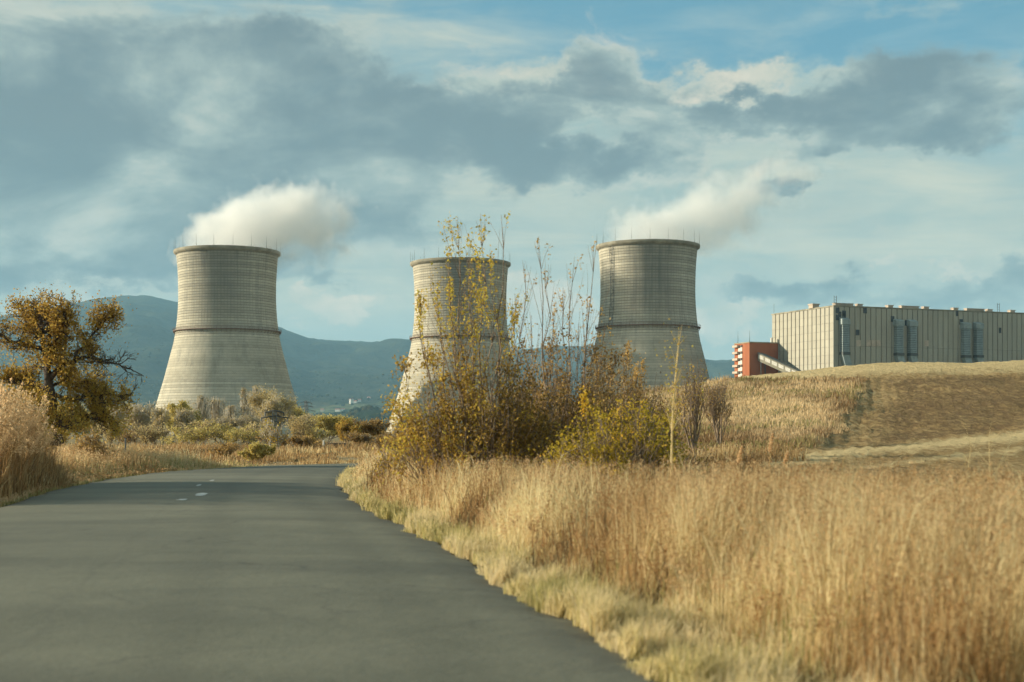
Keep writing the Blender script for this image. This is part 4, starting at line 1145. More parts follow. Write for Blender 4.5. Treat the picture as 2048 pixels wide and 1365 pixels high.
# shrubs: (column, distance, top row, width, leaf, count, label)
G2 = 'roadside shrubs'
shr = [
    (515, 68, 886, 78, 'leaf_olive', 2600, 0.09, 'dark green shrub at the left road edge before the bend'),
    (456, 74, 884, 60, 'leaf_brown', 1500, 0.09, 'low brown shrub on the left verge beside the dark green one'),
    (600, 105, 868, 60, 'leaf_brown', 1500, 0.12, 'brown thicket left of the shed beyond the bend'),
    (632, 110, 880, 44, 'leaf_brown', 1500, 0.12, 'dark shrub standing against the shed\'s pole'),
    (800, 62, 842, 110, 'leaf_brown', 2600, 0.08, 'grey brown brush at the foot of the middle tower'),
    (180, 52, 858, 90, 'leaf_brown', 1500, 0.08, 'brown leafless shrub under the golden oak'),
    (60, 60, 830, 150, 'leaf_gold', 2600, 0.09, 'yellow shrub behind the reed plumes'),
    (1392, 62, 708, 90, 'leaf_shrub', 420, 0.085, 'thin yellow leaved shrub on the slope before the third tower'),
    (1440, 75, 752, 70, 'leaf_brown', 700, 0.09, 'sparse brown shrub on the crest below the red block'),
    (1320, 50, 770, 90, 'leaf_brown', 2200, 0.07, 'bushy brown shrub between the lime bush and the slope'),
    (370, 120, 848, 130, 'leaf_olive', 1900, 0.13, 'low olive thicket in front of the belt of trees'),
    (270, 130, 850, 130, 'leaf_brown', 1700, 0.13, 'low brown thicket below the forked pale tree'),
    (480, 122, 850, 130, 'leaf_olive', 1900, 0.13, 'low green thicket below the poplars'),
    (215, 125, 832, 90, 'leaf_grey', 1700, 0.13, 'pale brown thicket under the olive tree beside the golden oak'),
    (318, 128, 840, 90, 'leaf_grey', 1700, 0.13, 'pale brown thicket under the leaning pale tree'),
    (400, 125, 838, 90, 'leaf_grey', 1700, 0.14, 'pale thicket hiding the foot of the first poplar'),
    (448, 128, 840, 90, 'leaf_olive', 1700, 0.14, 'olive thicket between the first and shortest poplars'),
    (520, 130, 838, 90, 'leaf_grey', 1700, 0.14, 'pale thicket hiding the feet of the closest pair of poplars'),
    (590, 132, 826, 90, 'leaf_grey', 1900, 0.14, 'tall pale thicket at the right foot of the tower'),
    (632, 140, 850, 70, 'leaf_olive', 1700, 0.14, 'green thicket left of the wide willow'),
    (725, 110, 862, 80, 'leaf_brown', 1600, 0.12, 'low brown thicket right of the shed under the orange tree'),
    (775, 80, 862, 80, 'leaf_brown', 1600, 0.09, 'low dark thicket where the right verge meets the middle tower'),
    (1270, 46, 800, 150, 'leaf_brown', 2600, 0.07, 'wide dark brush behind the lime bush'),
    (1090, 44, 800, 200, 'leaf_brown', 3000, 0.07, 'wide dark brush behind the two tallest shrubs'),
    (560, 118, 868, 80, 'leaf_brown', 1500, 0.13, 'low brown thicket below the large bare tree'),
]
for k, (px, d_, tp, wpx, lf, nl, ls, lb) in enumerate(shr):
    nl = int(nl * 2.2)
    tree('shrub', px, d_, tp, wpx, M[lf], M['twig'], lb, G2, nl, ls, 3, 'bush', 200 + k, cat='shrub', minr=0.02)

# lime young tree by the pole
tree('young_tree', 548, 84, 838, 70, M['leaf_lime'], M['pale_bark'], 'young tree with a few lime leaves in front of the large bare tree', None, 420, 0.13, 3, 'bush', 301, minr=0.03)

# the tall shrubs on the right verge
def tall_shrub(name, px, dist, stems, leafmat, label, n_low, n_tip, seed, low_top, low_w, leaf=0.06, twigr=0.006, tlo=0, thi=1):
    g = np.random.default_rng(seed); r = random.Random(seed)
    x, y, z = at(px, dist)
    P3 = lambda a, b, dy: np.array([(a - px) / F * dist, dy, CZ + (HY - b) / F * dist - z])
    paths = []; low = []; tip = []
    for (bx_, tx, ty, nsub) in stems:
        ty = ty + 0.03 * (low_top - ty)
        d0 = g.normal(0, 0.12); d1 = g.normal(0, 0.8)
        base_ = np.array([(bx_ - px) / F * dist, d0, 0]); end = P3(tx, ty, d1)
        L = np.linalg.norm(end - base_)
        t = np.linspace(0, 1, 9)[:, None]
        bow = np.array([(base_[0] - end[0]) * 0.18, 0, 0.05 * L])
        pts = base_ * (1 - t) + end * t + bow * np.sin(t * np.pi) * -1.0 * np.array([1, 1, -0.6]) + g.normal(0, 0.012 * L, (9, 3)) * np.sin(t * np.pi)
        paths.append((pts, np.linspace(0.0036 * L + 0.003, twigr * 0.5, 9), 2))
        for q in pts[6:]: tip.append(q)
        low += [q for q in pts[1:6]]
        for j in range(nsub * 3):
            i = r.randint(2, 7); d = pts[i + 1] - pts[i]; d /= np.linalg.norm(d)
            sp_ = []; tp_ = []
            l = min(L * r.uniform(0.16, 0.34), max(0.15, 0.9 * (end[2] - pts[i][2])))
            nd = d + g.normal(0, 0.26, 3); nd[2] += 0.15; nd /= np.linalg.norm(nd)
            q0 = pts[i]; cur = [q0]
            for s_ in range(4):
                nd = nd + g.normal(0, 0.07, 3) + np.array([0, 0, 0.05]); nd /= np.linalg.norm(nd); cur.append(cur[-1] + nd * l / 4)
            cur = np.array(cur); paths.append((cur, np.linspace(twigr * 0.9, twigr * 0.35, 5), 0))
            (low if cur[-1][2] < (CZ + (HY - low_top) / F * dist - z) else tip).extend([cur[2], cur[3], cur[4]])
    # dense lower growth
    lw = low_w / F * dist; lh = CZ + (HY - low_top) / F * dist - z
    for j in range(260):
        a = r.uniform(0, 6.28); rr = lw / 2 * math.sqrt(r.random()) * 1.08
        q = np.array([math.cos(a) * rr * 0.55, math.sin(a) * rr * 0.45, 0])
        e = np.array([math.cos(a) * rr * 1.05, math.sin(a) * rr * 0.8, lh * r.uniform(0.45, 1.0) * (1 - 0.35 * (rr / (lw / 2)) ** 2)])
        t = np.linspace(0, 1, 5)[:, None]; pts = q * (1 - t) + e * t + g.normal(0, 0.05, (5, 3))
        paths.append((pts, np.linspace(0.012, 0.005, 5), 0)); low += list(pts[1:])
        for jj in range(2):
            p2 = np.array([pts[3], pts[3] + g.normal(0, 0.16, 3) + np.array([0, 0, 0.2])]); paths.append((p2, np.array([0.005, 0.003]), 0)); low += list(p2)
    Lw = np.array(low); Tp = np.array(tip)
    a = Lw[g.integers(0, len(Lw), n_low)] + g.normal(0, 0.09, (n_low, 3))
    wg = vnoise(a[:, 0] / 0.25, (a[:, 2] + 0.4 * a[:, 1]) / 0.25, seed, 2); a = a[wg > 0.40]
    ci = g.integers(0, len(Tp), max(n_tip // 14, 1))
    b = np.repeat(Tp[ci], 14, 0) + g.normal(0, 1, (len(ci) * 14, 3)) * np.array([0.035, 0.035, 0.10])
    pts = np.concatenate([a, b]); pts[:, 2] = np.maximum(pts[:, 2], 0.05)
    tn = np.concatenate([np.clip(g.normal(0.42, 0.2, len(a)) + (vnoise(a[:, 0] * 1.4, a[:, 2] * 1.4, seed + 2) - 0.5) * 0.9, 0, 1), np.clip(g.normal(0.72, 0.13, len(b)), 0, 1)])
    tn = tlo + (thi - tlo) * tn
    return plant(name, (x, y, z), paths, leaves(pts, leaf, tn, up=0.6), M['twig'], leafmat, label, 'shrub', None, trunk='stems', crown='leaves', sides=4)
S1 = [(960, 915, 425, 5), (955, 940, 470, 4), (965, 962, 425, 4), (970, 1003, 432, 5), (962, 985, 500, 4), (950, 905, 520, 4), (945, 868, 545, 4), (940, 838, 580, 4), (975, 1012, 520, 4), (955, 880, 600, 4),
      (965, 945, 560, 6), (970, 1000, 600, 6), (945, 845, 650, 3), (985, 1040, 640, 5), (935, 800, 720, 4), (950, 920, 640, 6), (940, 860, 700, 5), (930, 790, 800, 4), (980, 1030, 580, 4), (960, 900, 560, 5)]
tall_shrub('tall_shrub', 960, 27, S1, M['leaf_shrub'], 'tallest shrub, long leafy shoots rising in front of the middle tower', 30000, 2500, 401, 680, 330, 0.058)
S2 = [(1110, 1075, 480, 2), (1115, 1045, 520, 4), (1120, 1090, 520, 4), (1120, 1150, 505, 4), (1125, 1185, 495, 4), (1115, 1020, 600, 5), (1125, 1130, 560, 5), (1130, 1175, 600, 5), (1130, 1215, 640, 5), (1110, 1060, 620, 6),
      (1125, 1105, 600, 6), (1135, 1190, 680, 6), (1120, 1100, 680, 6), (1110, 1060, 690, 6), (1130, 1160, 640, 6), (1140, 1235, 700, 4)]
tall_shrub('tall_shrub', 1125, 29, S2, M['leaf_brown'], 'darker brown shrub with bare whippy shoots between two cooling towers', 27000, 450, 402, 670, 330, 0.056)
tall_shrub('lime_shrub', 1240, 24.5, [(1240, 1170, 790, 3), (1250, 1300, 800, 3), (1245, 1240, 800, 3), (1250, 1340, 830, 3), (1240, 1190, 800, 3)], M['leaf_lime'],
           'bushy yellow green shrub at the right of the tall ones', 20000, 300, 403, 805, 270, 0.055, tlo=0.0, thi=0.95)
tall_shrub('thorny_shrub', 1230, 38, [(1225, 1190, 720, 5), (1235, 1250, 700, 5), (1240, 1290, 730, 5), (1230, 1215, 740, 5), (1235, 1270, 750, 5)], M['leaf_brown'],
           'grey brown shrub low in front of the third tower', 15000, 600, 404, 690, 240, 0.065)
tall_shrub('low_shrub', 845, 33, [(845, 800, 830, 4), (850, 880, 810, 4), (845, 830, 820, 4)], M['leaf_shrub'],
           'low shrub spreading over the verge left of the tallest shrub', 5500, 120, 405, 850, 180, 0.06)

# dry stalks
def stalk(px, dist, top, label, width=0.02, tone='straw', fluffy=True, seed=1, lean=0.0, tv=0.7):
    g = np.random.default_rng(seed)
    x, y, z = at(px, dist); h = CZ + (HY - top) / F * dist - z
    root = empty('dry_stalk', (x, y, z)); tag(root, label, 'plant', 'tall dry stalks in the grass')
    t = np.linspace(0, 1, 10)
    pts = np.stack([lean * t ** 1.5 + np.sin(t * 7) * 0.012, 0 * t, h * t], -1)
    mb = MB(); mb.tube(pts, np.linspace(width, width * 0.3, 10), 5, tv)
    for j in range(26 if fluffy else 8):
        i = g.integers(5, 10); q = pts[i]; e = q + np.array([g.normal(0, 0.12), g.normal(0, 0.12), g.uniform(0.08, 0.3)])
        mb.tube([q, e], [width * 0.25, width * 0.12], 3, tv)
    mb.build('stem', M[tone], root)
    if fluffy:
        c = pts[g.integers(5, 10, 260)] + g.normal(0, 1, (260, 3)) * np.array([0.10, 0.10, 0.16])
        mb = MB(); mb.add(*leaves(c, 0.035, g.uniform(0.4, 0.9, 260))); mb.build('seed_heads', M['leaf_shrub'], root, kind='stuff')
    return root
stalk(1338, 19, 690, 'tall pale dry stalk standing in front of the lime shrub', 0.022, 'straw', True, 1, 0.12, 0.85)
for k_, (px_, d_, top_) in enumerate([(1868, 12.5, 1010), (1700, 13, 940), (1925, 15, 900), (1150, 14, 960), (1560, 11.5, 1040), (1990, 17, 880)]):
    stalk(px_, d_, top_, ['pale stalk low in the right hand grass, nearest the corner', 'pale dry stalk halfway across the right hand grass', 'tall pale stalk near the right end of the grass', 'pale stalk in the grass below the lime shrub\'s left side',
                          'thick pale stalk nearest the asphalt', 'last tall stalk at the right end of the grass'][k_], 0.008, 'straw', False, 10 + k_, 0.08 * (-1) ** k_, 0.8)
stalk(1482, 14, 898, 'dark brown dry stalk in the right hand grass', 0.016, 'straw', False, 2, 0.03, 0.0)

# ------------------------------------------------------------------ grass
def blades(x, y, h, w_, lean, tint, z=None, seg=2):
    n_ = len(x); z = H(x, y) if z is None else z
    a = rng.uniform(0, 2 * np.pi, n_)
    b = rng.uniform(0, 2 * np.pi, n_)
    wx, wy = np.cos(a) * w_, np.sin(a) * w_
    lx, ly = np.cos(b) * lean * h + 0.06 * h, np.sin(b) * lean * h
    base_ = np.stack([x, y, z - 0.03], -1)
    mid = base_ + np.stack([lx * 0.3, ly * 0.3, h * 0.55], -1); top = base_ + np.stack([lx, ly, h * (1 - 0.35 * lean)], -1)
    W = np.stack([wx, wy, np.zeros(n_)], -1)
    v = np.stack([base_ - W, base_ + W, mid + W * 0.75, mid - W * 0.75, top], 1)
    k = np.arange(n_)[:, None] * 5
    return v.reshape(-1, 3), [k + np.array([0, 1, 2, 3]), k + np.array([3, 2, 4])], np.repeat(tint, 5), top, mid

def heads(top, mid, size, tint, k=5):
    """small seed fluff along the top of the stem"""
    n_ = len(top)
    t = rng.uniform(0.55, 1.05, (n_, k, 1))
    p = mid[:, None] * (1 - t) + top[:, None] * t + rng.normal(0, 1, (n_, k, 3)) * np.array([0.018, 0.018, 0.012])
    return leaves(p.reshape(-1, 3), size, np.repeat(tint, k), up=-0.8)

def scatter(x0, x1, y0, y1, n_):
    return rng.uniform(x0, x1, n_), rng.uniform(y0, y1, n_)

# tall dry grass on the right verge
def right_edge(y): return np.interp(y, RP[:6 + 2, 1], RP[:6 + 2, 0])
mb = MB(); mbh = MB()
def verge_right(y0, y1, per, wmul, hd_frac):
    area = (y1 - y0) * 9.0; n_ = int(area * per)
    y = rng.uniform(y0, y1, n_); off = rng.uniform(0.25, 9.0, n_); x = right_edge(y) + off
    vis = (x / np.maximum(y, 1) < 0.40) & ~in_poly(x, y, ROADPOLY)
    # thins out before the stubble
    keep = vis & (rng.random(n_) < np.clip(1.15 - smooth((off - 6.5) / 2.5) * np.where(y > 26, 0, 1), 0, 1))
    keep &= rng.random(len(x)) < 0.25 + 1.5 * smooth((vnoise(x * 1.1 + 5, y * 0.8, 69, 3) - 0.28) / 0.35)
    x, y, off = x[keep], y[keep], off[keep]; n_ = len(x)
    clump = vnoise(x * 2.0, y * 1.3, 71, 3, 0.6); patch = vnoise(x * 0.35 + 4, y * 0.35, 72, 3)
    edge = smooth((off - np.interp(y, [8, 14, 30], [0.30, -0.05, -0.3]) - clump * 0.7) / 0.9)
    gap = vnoise(x * 0.75 + 11, y * 0.55, 74, 4, 0.6)
    hmax = np.interp(y, [6, 12, 20, 30, 45, 60], [1.15, 1.12, 1.02, 0.92, 0.85, 0.8])
    h = (0.12 + 0.88 * edge) * hmax * ((0.42 + 0.5 * clump + 0.22 * rng.normal(size=n_)) * (0.55 + 0.85 * gap)).clip(0.16, 1.0) * np.interp(off, [0, 2.5, 6, 9], [1.12, 1.12, 0.98, 0.80])
    low = rng.random(n_) < 0.45; h = np.where(low, h * rng.uniform(0.3, 0.7, n_), h)
    tint = np.clip(0.58 - 0.040 * (off - 3) + (patch - 0.5) * 1.9 + (clump - 0.5) * 0.5 + (gap - 0.5) * 0.9 + (vnoise(x * 3.2, y * 2.2, 79, 2) - 0.5) * 0.9 + rng.normal(0, 0.2, n_), 0.0, 0.86)
    green = (rng.random(n_) < 0.65) & (vnoise(x * 0.5 + 30, y * 0.5, 73, 2) > 0.52) & low
    tint = np.where(green, 0.99, tint)
    wd_ = (0.0032 + 0.00022 * y) * wmul * rng.uniform(0.6, 1.4, n_)
    v, f, t, top, mid = blades(x, y, h, wd_, np.abs(rng.normal(0, 0.20, n_)) + np.where(low, 0.35, 0) * rng.random(n_) + np.where(gap < 0.42, 0.25 * rng.random(n_), 0), tint)
    mb.add(v, f, t)
    # bent and fallen stems lying through the rest
    m_n = n_ // 4; ii = rng.integers(0, n_, m_n)
    v, f, t, tp2, md2 = blades(x[ii] + rng.normal(0, .1, m_n), y[ii], h[ii] * rng.uniform(0.5, 1.0, m_n), wd_[ii] * 0.9, rng.uniform(0.4, 1.0, m_n), np.clip(tint[ii] + rng.normal(0, 0.15, m_n), 0, 0.86), z=H(x[ii], y[ii]) + h[ii] * rng.uniform(0, 0.5, m_n))
    mb.add(v, f, t)
    hs = (~low) & (rng.random(n_) < hd_frac) & (h > 0.35)
    v, f, t = heads(top[hs], mid[hs], 0.013 + 0.0006 * y[hs].mean(), np.clip(tint[hs] - 0.12 + rng.normal(0, 0.15, hs.sum()), 0, 0.8), 11)
    mbh.add(v, f, t)
verge_right(7.2, 14, 1300, 0.75, 0.40)
verge_right(14, 24, 700, 0.95, 0.35)
verge_right(24, 40, 380, 1.2, 0.3)
verge_right(40, 62, 240, 1.4, 0.3)
# branching dry weeds standing among the grass
mbw = MB()
nw = 900
yw = 9 + 36 * rng.random(nw) ** 1.4; ow = rng.uniform(0.9, 9, nw); xw = right_edge(yw) + ow
kw = (xw / yw < 0.40) & (vnoise(xw * 0.5, yw * 0.5, 78, 2) > 0.42); xw, yw, ow = xw[kw], yw[kw], ow[kw]; nw = len(xw)
hw = rng.uniform(0.55, 1.15, nw) * np.interp(ow, [0.9, 2, 6, 9], [0.6, 1.0, 1.0, 0.85]); tw = rng.uniform(0.0, 0.5, nw)
v, f, t, topw, midw = blades(xw, yw, hw, np.full(nw, 0.006), np.abs(rng.normal(0.05, 0.08, nw)), tw); mbw.add(v, f, t)
nb = 22
tt_ = rng.uniform(0.25, 0.98, (nw, nb, 1)); basew = np.stack([xw, yw, H(xw, yw)], -1)
pw = np.where(tt_ < 0.55, basew[:, None] + (midw - basew)[:, None] * (tt_ / 0.55), midw[:, None] + (topw - midw)[:, None] * ((tt_ - 0.55) / 0.45)).reshape(-1, 3)
hb = (0.10 + 0.22 * rng.random(nw * nb)) * np.repeat(hw, nb); tb = np.repeat(tw, nb)
v, f, t, tb_, mb_ = blades(pw[:, 0], pw[:, 1], hb, np.full(len(pw), 0.0032), rng.uniform(0.3, 0.95, len(pw)), tb, z=pw[:, 2]); mbw.add(v, f, t)
v, f, t = heads(tb_, mb_, 0.024, np.clip(tb + rng.normal(0.1, 0.15, len(tb)), 0, 0.8), 4); mbw.add(v, f, t)
tag(mb.build('dry_grass', M['straw']), 'tall dry straw coloured grass along the right of the road', kind='stuff')
tag(mbw.build('dry_weeds', M['straw']), 'dry branching brown weeds among the right verge grass', kind='stuff')
tag(mbh.build('grass_seed_heads', M['plume']), 'fluffy seed heads over the dry grass', kind='stuff')

# short greener grass at the asphalt's edge
mb = MB()
for (y0, y1, per) in ((6.5, 14, 1500), (14, 28, 700), (28, 56, 300)):
    n_ = int((y1 - y0) * 2.2 * per); y = rng.uniform(y0, y1, n_)
    ragged = vnoise(y * 1.5, y * 0 + 3, 75, 4, 0.65)
    off = rng.gamma(2.0, 0.19, n_) - 0.10 + (ragged - 0.5) * 0.7
    x = right_edge(y) + off
    k = (off < 2.4) & (x / y < 0.42); x, y, off = x[k], y[k], off[k]; n_ = len(x)
    cl = vnoise(x * 3.0, y * 3.0, 76, 3)
    h = (0.03 + 0.22 * smooth((cl - 0.2) / 0.6)) * rng.uniform(0.4, 1.6, n_) + np.clip(off - 0.3, 0, 1.5) * 0.22 * rng.random(n_)
    tint = np.clip(0.62 + (vnoise(x * 1.1, y * 1.1, 77, 4, 0.6) - 0.5) * 1.7 + rng.normal(0, 0.2, n_), 0, 1)
    v, f, t, _, _ = blades(x, y, h, (0.0035 + 0.0002 * y) * rng.uniform(0.7, 1.3, n_), np.abs(rng.normal(0.35, 0.25, n_)), tint, z=np.maximum(H(x, y), np.where(off < 0.1, 0.0, -9)))
    mb.add(v, f, t)
tag(mb.build('verge_grass', M['verge']), 'short yellow green grass along the right road edge', kind='stuff')

# left verge and everything low on the left
mb = MB(); mbh = MB(); mbg = MB()
def left_edge(y): return np.interp(y, LP[:9, 1], LP[:9, 0])
def verge_left(y0, y1, width, per, hm, w_):
    n_ = int((y1 - y0) * width * per); y = rng.uniform(y0, y1, n_); off = width * rng.random(n_) ** 1.4 + 0.15
    x = np.where(y < 58, left_edge(np.minimum(y, 58)), rng.uniform(-12, 12, n_)) - np.where(y < 58, off, 0)
    d = dist_line(x, y, Lc)
    k = (x / y > -0.40) & ~in_poly(x, y, ROADPOLY) & (d > 0.15)
    x, y, d = x[k], y[k], d[k]; n_ = len(x)
    cl = vnoise(x * 0.9, y * 0.9, 81, 3); patch = vnoise(x * 0.25, y * 0.25 + 9, 82, 3)
    edge = smooth((d - 0.1 - cl * 0.6) / 1.6)
    h = hm * (0.2 + 0.8 * edge) * (0.5 + 0.75 * cl) * rng.uniform(0.6, 1.2, n_)
    grn = (d < 1.6 + cl * 1.6) & (rng.random(n_) < 0.75)
    tint = np.clip(0.5 + (patch - 0.5) * 1.0 + rng.normal(0, 0.18, n_), 0, 0.86)
    wd_ = w_ * rng.uniform(0.6, 1.4, n_)
    v, f, t, top, mid = blades(x[~grn], y[~grn], h[~grn], wd_[~grn], np.abs(rng.normal(0.12, 0.15, (~grn).sum())), tint[~grn]); mb.add(v, f, t)
    s_ = rng.random(len(top)) < 0.4
    v, f, t = heads(top[s_], mid[s_], 0.05, np.clip(tint[~grn][s_] + 0.1, 0, 0.9), 4); mbh.add(v, f, t)
    v, f, t, _, _ = blades(x[grn], y[grn], h[grn] * 0.65, wd_[grn] * 1.2, np.abs(rng.normal(0.35, 0.2, grn.sum())), np.clip(rng.normal(0.22, 0.16, grn.sum()), 0, 1)); mbg.add(v, f, t)
verge_left(24, 44, 6, 330, 0.95, 0.012)
verge_left(44, 60, 12, 240, 0.85, 0.014)
# meadow behind, up to the belt of trees
n_ = 60000
y = 58 + 62 * rng.random(n_) ** 1.2; x = (rng.uniform(-60, 860, n_) - 1024) / F * y
k = ~in_poly(x, y, ROADPOLY) & (dist_line(x, y, Lc) > 0.4) & (dist_line(x, y, Rc) > 0.4); x, y = x[k], y[k]; n_ = len(x)
cl = vnoise(x * 0.45, y * 0.3, 84, 4, 0.6)
v, f, t, top, mid = blades(x, y, (0.05 + 0.85 * smooth((cl - 0.25) / 0.5)) * np.interp(y, [58, 75, 110], [0.42, 0.7, 1.0]) * rng.uniform(0.3, 1.0, n_), 0.00026 * y * rng.uniform(0.7, 1.6, n_), np.abs(rng.normal(0.15, 0.15, n_)), np.clip(0.30 + (vnoise(x * 0.15, y * 0.1, 85, 3) - 0.5) * 1.3 + rng.normal(0, 0.17, n_), 0, 0.86))
mb.add(v, f, t)
tag(mb.build('meadow_grass', M['straw']), 'dry grass on the left verge and in the meadow behind', kind='stuff')
tag(mbh.build('meadow_seed_heads', M['plume']), 'seed heads over the left verge grass', kind='stuff')
tag(mbg.build('green_weeds', M['verge']), 'low green weeds along the left road edge', kind='stuff')

# rough grass on the slope left of the ploughed field
mb = MB()
n_ = 230000
y = 26 + 185 * rng.random(n_) ** 0.9
x = y * rng.uniform(-0.02, 0.275, n_)
x = x + 0.0
inb = bound(y)
k = (x < inb - 0.6 + 2.6 * vnoise(x * 0 + 3, y * 0.35, 66, 4, 0.7)) & (x > right_edge(np.minimum(y, 48)) + 5.5) & (x < 0.262 * y + 2) & ~in_poly(x, y, ROADPOLY) & (dist_line(x, y, Rc) > 0.6) & (dist_line(x, y, Lc) > 0.6)
x, y = x[k], y[k]; n_ = len(x)
cl = vnoise(x * 0.9, y * 0.45, 91, 4, 0.65); patch = vnoise(x * 0.16, y * 0.05, 92, 4)
eb = np.exp(-((bound(y) - x) / 1.2) ** 2) * vnoise(x * 0.4, y * 0.4, 67, 3)
h = (0.22 + 0.75 * cl) * rng.uniform(0.5, 1.2, n_) * (1 + 1.0 * eb) * np.interp(y, [26, 60, 130, 200], [0.55, 0.5, 0.8, 1.2])
tint = np.clip(0.52 + (patch - 0.5) * 1.5 + (cl - 0.5) * 0.4 + rng.normal(0, 0.15, n_) - 0.25 * eb, 0.0, 0.86)
tint = np.where((rng.random(n_) < 0.35) & (vnoise(x * 0.2 + 7, y * 0.2, 93, 2) > 0.6), 0.99, tint)
v, f, t, _, _ = blades(x, y, h, 0.00030 * y * rng.uniform(0.7, 1.7, n_) + 0.004, np.abs(rng.normal(0.18, 0.18, n_)), tint); mb.add(v, f, t)
tag(mb.build('rough_grass', M['hill_grass']), 'rough grass on the slope beside the ploughed field', kind='stuff')

# stubble standing on the field's edge and crest
mb = MB()
n_ = 70000
y = 17 + 150 * rng.random(n_); x = y * rng.uniform(0.10, 0.42, n_)
k = (x > bound(y)) ; x, y = x[k], y[k]
dn = np.maximum(0.85 * smooth((y - 118) / 28), 1 - smooth((y - 62 - x * 0.10) / 18)) * (vnoise(x * 0.5, y * 0.5, 95, 3) > 0.45) + 0.06
k = rng.random(len(x)) < dn; x, y = x[k], y[k]; n_ = len(x)
v, f, t, _, _ = blades(x, y, rng.uniform(0.05, 0.22, n_) * np.interp(y, [17, 60, 160], [0.8, 0.7, 1.0]), 0.00026 * y + 0.003, np.abs(rng.normal(0.4, 0.3, n_)), np.clip(rng.normal(0.62, 0.16, n_), 0.1, 0.86)); mb.add(v, f, t)
tag(mb.build('stubble', M['straw']), 'straw stubble standing on the field', kind='stuff')

# reeds with plumes on the far left
mb = MB(); mbh = MB()
n_ = 5200
y = rng.uniform(27, 39, n_); off = rng.uniform(0.4, 6.5, n_); x = left_edge(y) - off
pxs = x / y * F + 1024
k = (pxs < 150) & (pxs > -120); x, y, off = x[k], y[k], off[k]; n_ = len(x)
h = (1.75 + 0.75 * vnoise(x * 0.7, y * 0.7, 97, 2)) * rng.uniform(0.72, 1.12, n_) * smooth((off + 0.3) / 1.7).clip(0.35, 1) * np.interp(x / y * F + 1024, [-100, 0, 60, 110, 150], [1.15, 1.12, 1.0, 0.85, 0.5])
v, f, t, top, mid = blades(x, y, h, 0.012 * rng.uniform(0.6, 1.3, n_), np.abs(rng.normal(0.10, 0.08, n_)), np.clip(rng.normal(0.30, 0.18, n_), 0, 0.8)); mb.add(v, f, t)
for rep in range(3):
    v, f, t, _, _ = blades(x + rng.normal(0, 0.1, n_), y + rng.normal(0, 0.1, n_), h * rng.uniform(0.4, 0.85, n_), 0.013, np.abs(rng.normal(0.28, 0.15, n_)), np.clip(rng.normal(0.28, 0.2, n_), 0, 0.8)); mb.add(v, f, t)
s_ = (rng.random(n_) < 0.55) & (h > 1.2)
tp_, md_ = top[s_], mid[s_]
K_ = 34; tt = rng.random((len(tp_), K_, 1)); bulge = np.sin(np.pi * np.clip(tt, 0.03, 1) ** 0.7)
tilt = np.array([0.16, 0.0, 0.05])
p = tp_[:, None] + (tt - 0.75) * np.array([0.20, 0, 0.40]) + rng.normal(0, 1, (len(tp_), K_, 3)) * bulge * np.array([0.045, 0.04, 0.03])
v, f, t = leaves(p.reshape(-1, 3), 0.055, np.clip(np.repeat(rng.normal(0.85, 0.2, len(tp_)), K_) + rng.normal(0, 0.1, len(tp_) * K_), 0, 1), up=-1.2); mbh.add(v, f, t)
tag(mb.build('reeds', M['straw']), 'tall brown reeds beside the left road edge', kind='stuff')
tag(mbh.build('reed_plumes', M['plume']), 'pale feathery plumes on the left reeds', kind='stuff')

# single plumes in the right hand grass
def plume(px, dist, top, length, label, seed):
    g = np.random.default_rng(seed)
    x, y, z = at(px, dist); h = CZ + (HY - top) / F * dist - z
    root = empty('plume_grass', (x, y, z)); tag(root, label, 'plant', 'single pale plumes above the grass')
    t = np.linspace(0, 1, 8)
    pts = np.stack([0.10 * t ** 2, 0 * t, h * t], -1)
    mb = MB(); mb.tube(pts, np.linspace(0.007, 0.003, 8), 4, 0.6); mb.build('stem', M['straw'], root)
    n2 = 240; tt = g.random(n2); r_ = 0.028 * np.sin(np.pi * np.clip(tt, 0.02, 1) ** 0.6)
    a = g.uniform(0, 6.28, n2)
    p = np.stack([0.10 + (tt - 1) * 0.05 + np.cos(a) * r_, np.sin(a) * r_, h + (tt - 1) * length], -1)
    mb = MB(); mb.add(*leaves(p, 0.035, g.uniform(0.7, 1, n2), up=-1.5)); mb.build('plume', M['plume'], root, kind='stuff')
plume(1533, 22, 868, 0.30, 'brightest pale plume standing before the ploughed field', 1)
plume(1470, 20, 896, 0.22, 'short pale plume left of the brightest one', 2)
plume(1563, 21, 905, 0.18, 'low thin plume right of the brightest one', 3)

# ------------------------------------------------------------------ shed, poles, pylons, houses
def shed():
    d = 112.0; x, y, z = at(672, d)
    root = empty('shed', (x, y, z)); tag(root, 'small pale flat roofed shed beyond the bend in the road', 'shed')
    w2 = 28 / F * d / 2 * 1.0; h = CZ + (HY - 890) / F * d - z
    mb = MB(); mb.box((-w2, 0, 0), (w2, 2.2, h)); mb.build('wall', M['render_wall'], root)
    mb = MB(); mb.box((-w2 - 0.15, -0.25, h), (w2 + 0.15, 2.4, h + 0.14)); mb.build('roof', M['dark_roof'], root)
    win = MB(); win.box((-0.28, -0.03, -0.2), (0.28, 0.05, 0.2)); wo_ = win.build('window', M['glass'], root); wo_.location = (-0.15, 0, h * 0.62)
shed()
def post(px, d, top, r, label, mat):
    x, y, z = at(px, d); h = CZ + (HY - top) / F * d - z
    mb = MB(); mb.tube([(0, 0, -0.2), (0, 0, h)], [r, r * 0.85], 8)
    o = mb.build('post', mat, smooth=False); o.location = (x, y, z); tag(o, label, 'post', 'posts beyond the bend', 'thing')
post(647.5, 108, 881, 0.09, 'pale concrete post touching the shed', M['whitewash'])
post(587, 112, 881, 0.05, 'thin grey post in the brush left of the shed', M['wood'])
post(251, 75, 876, 0.05, 'short thin dark post in the left meadow', M['metal'])

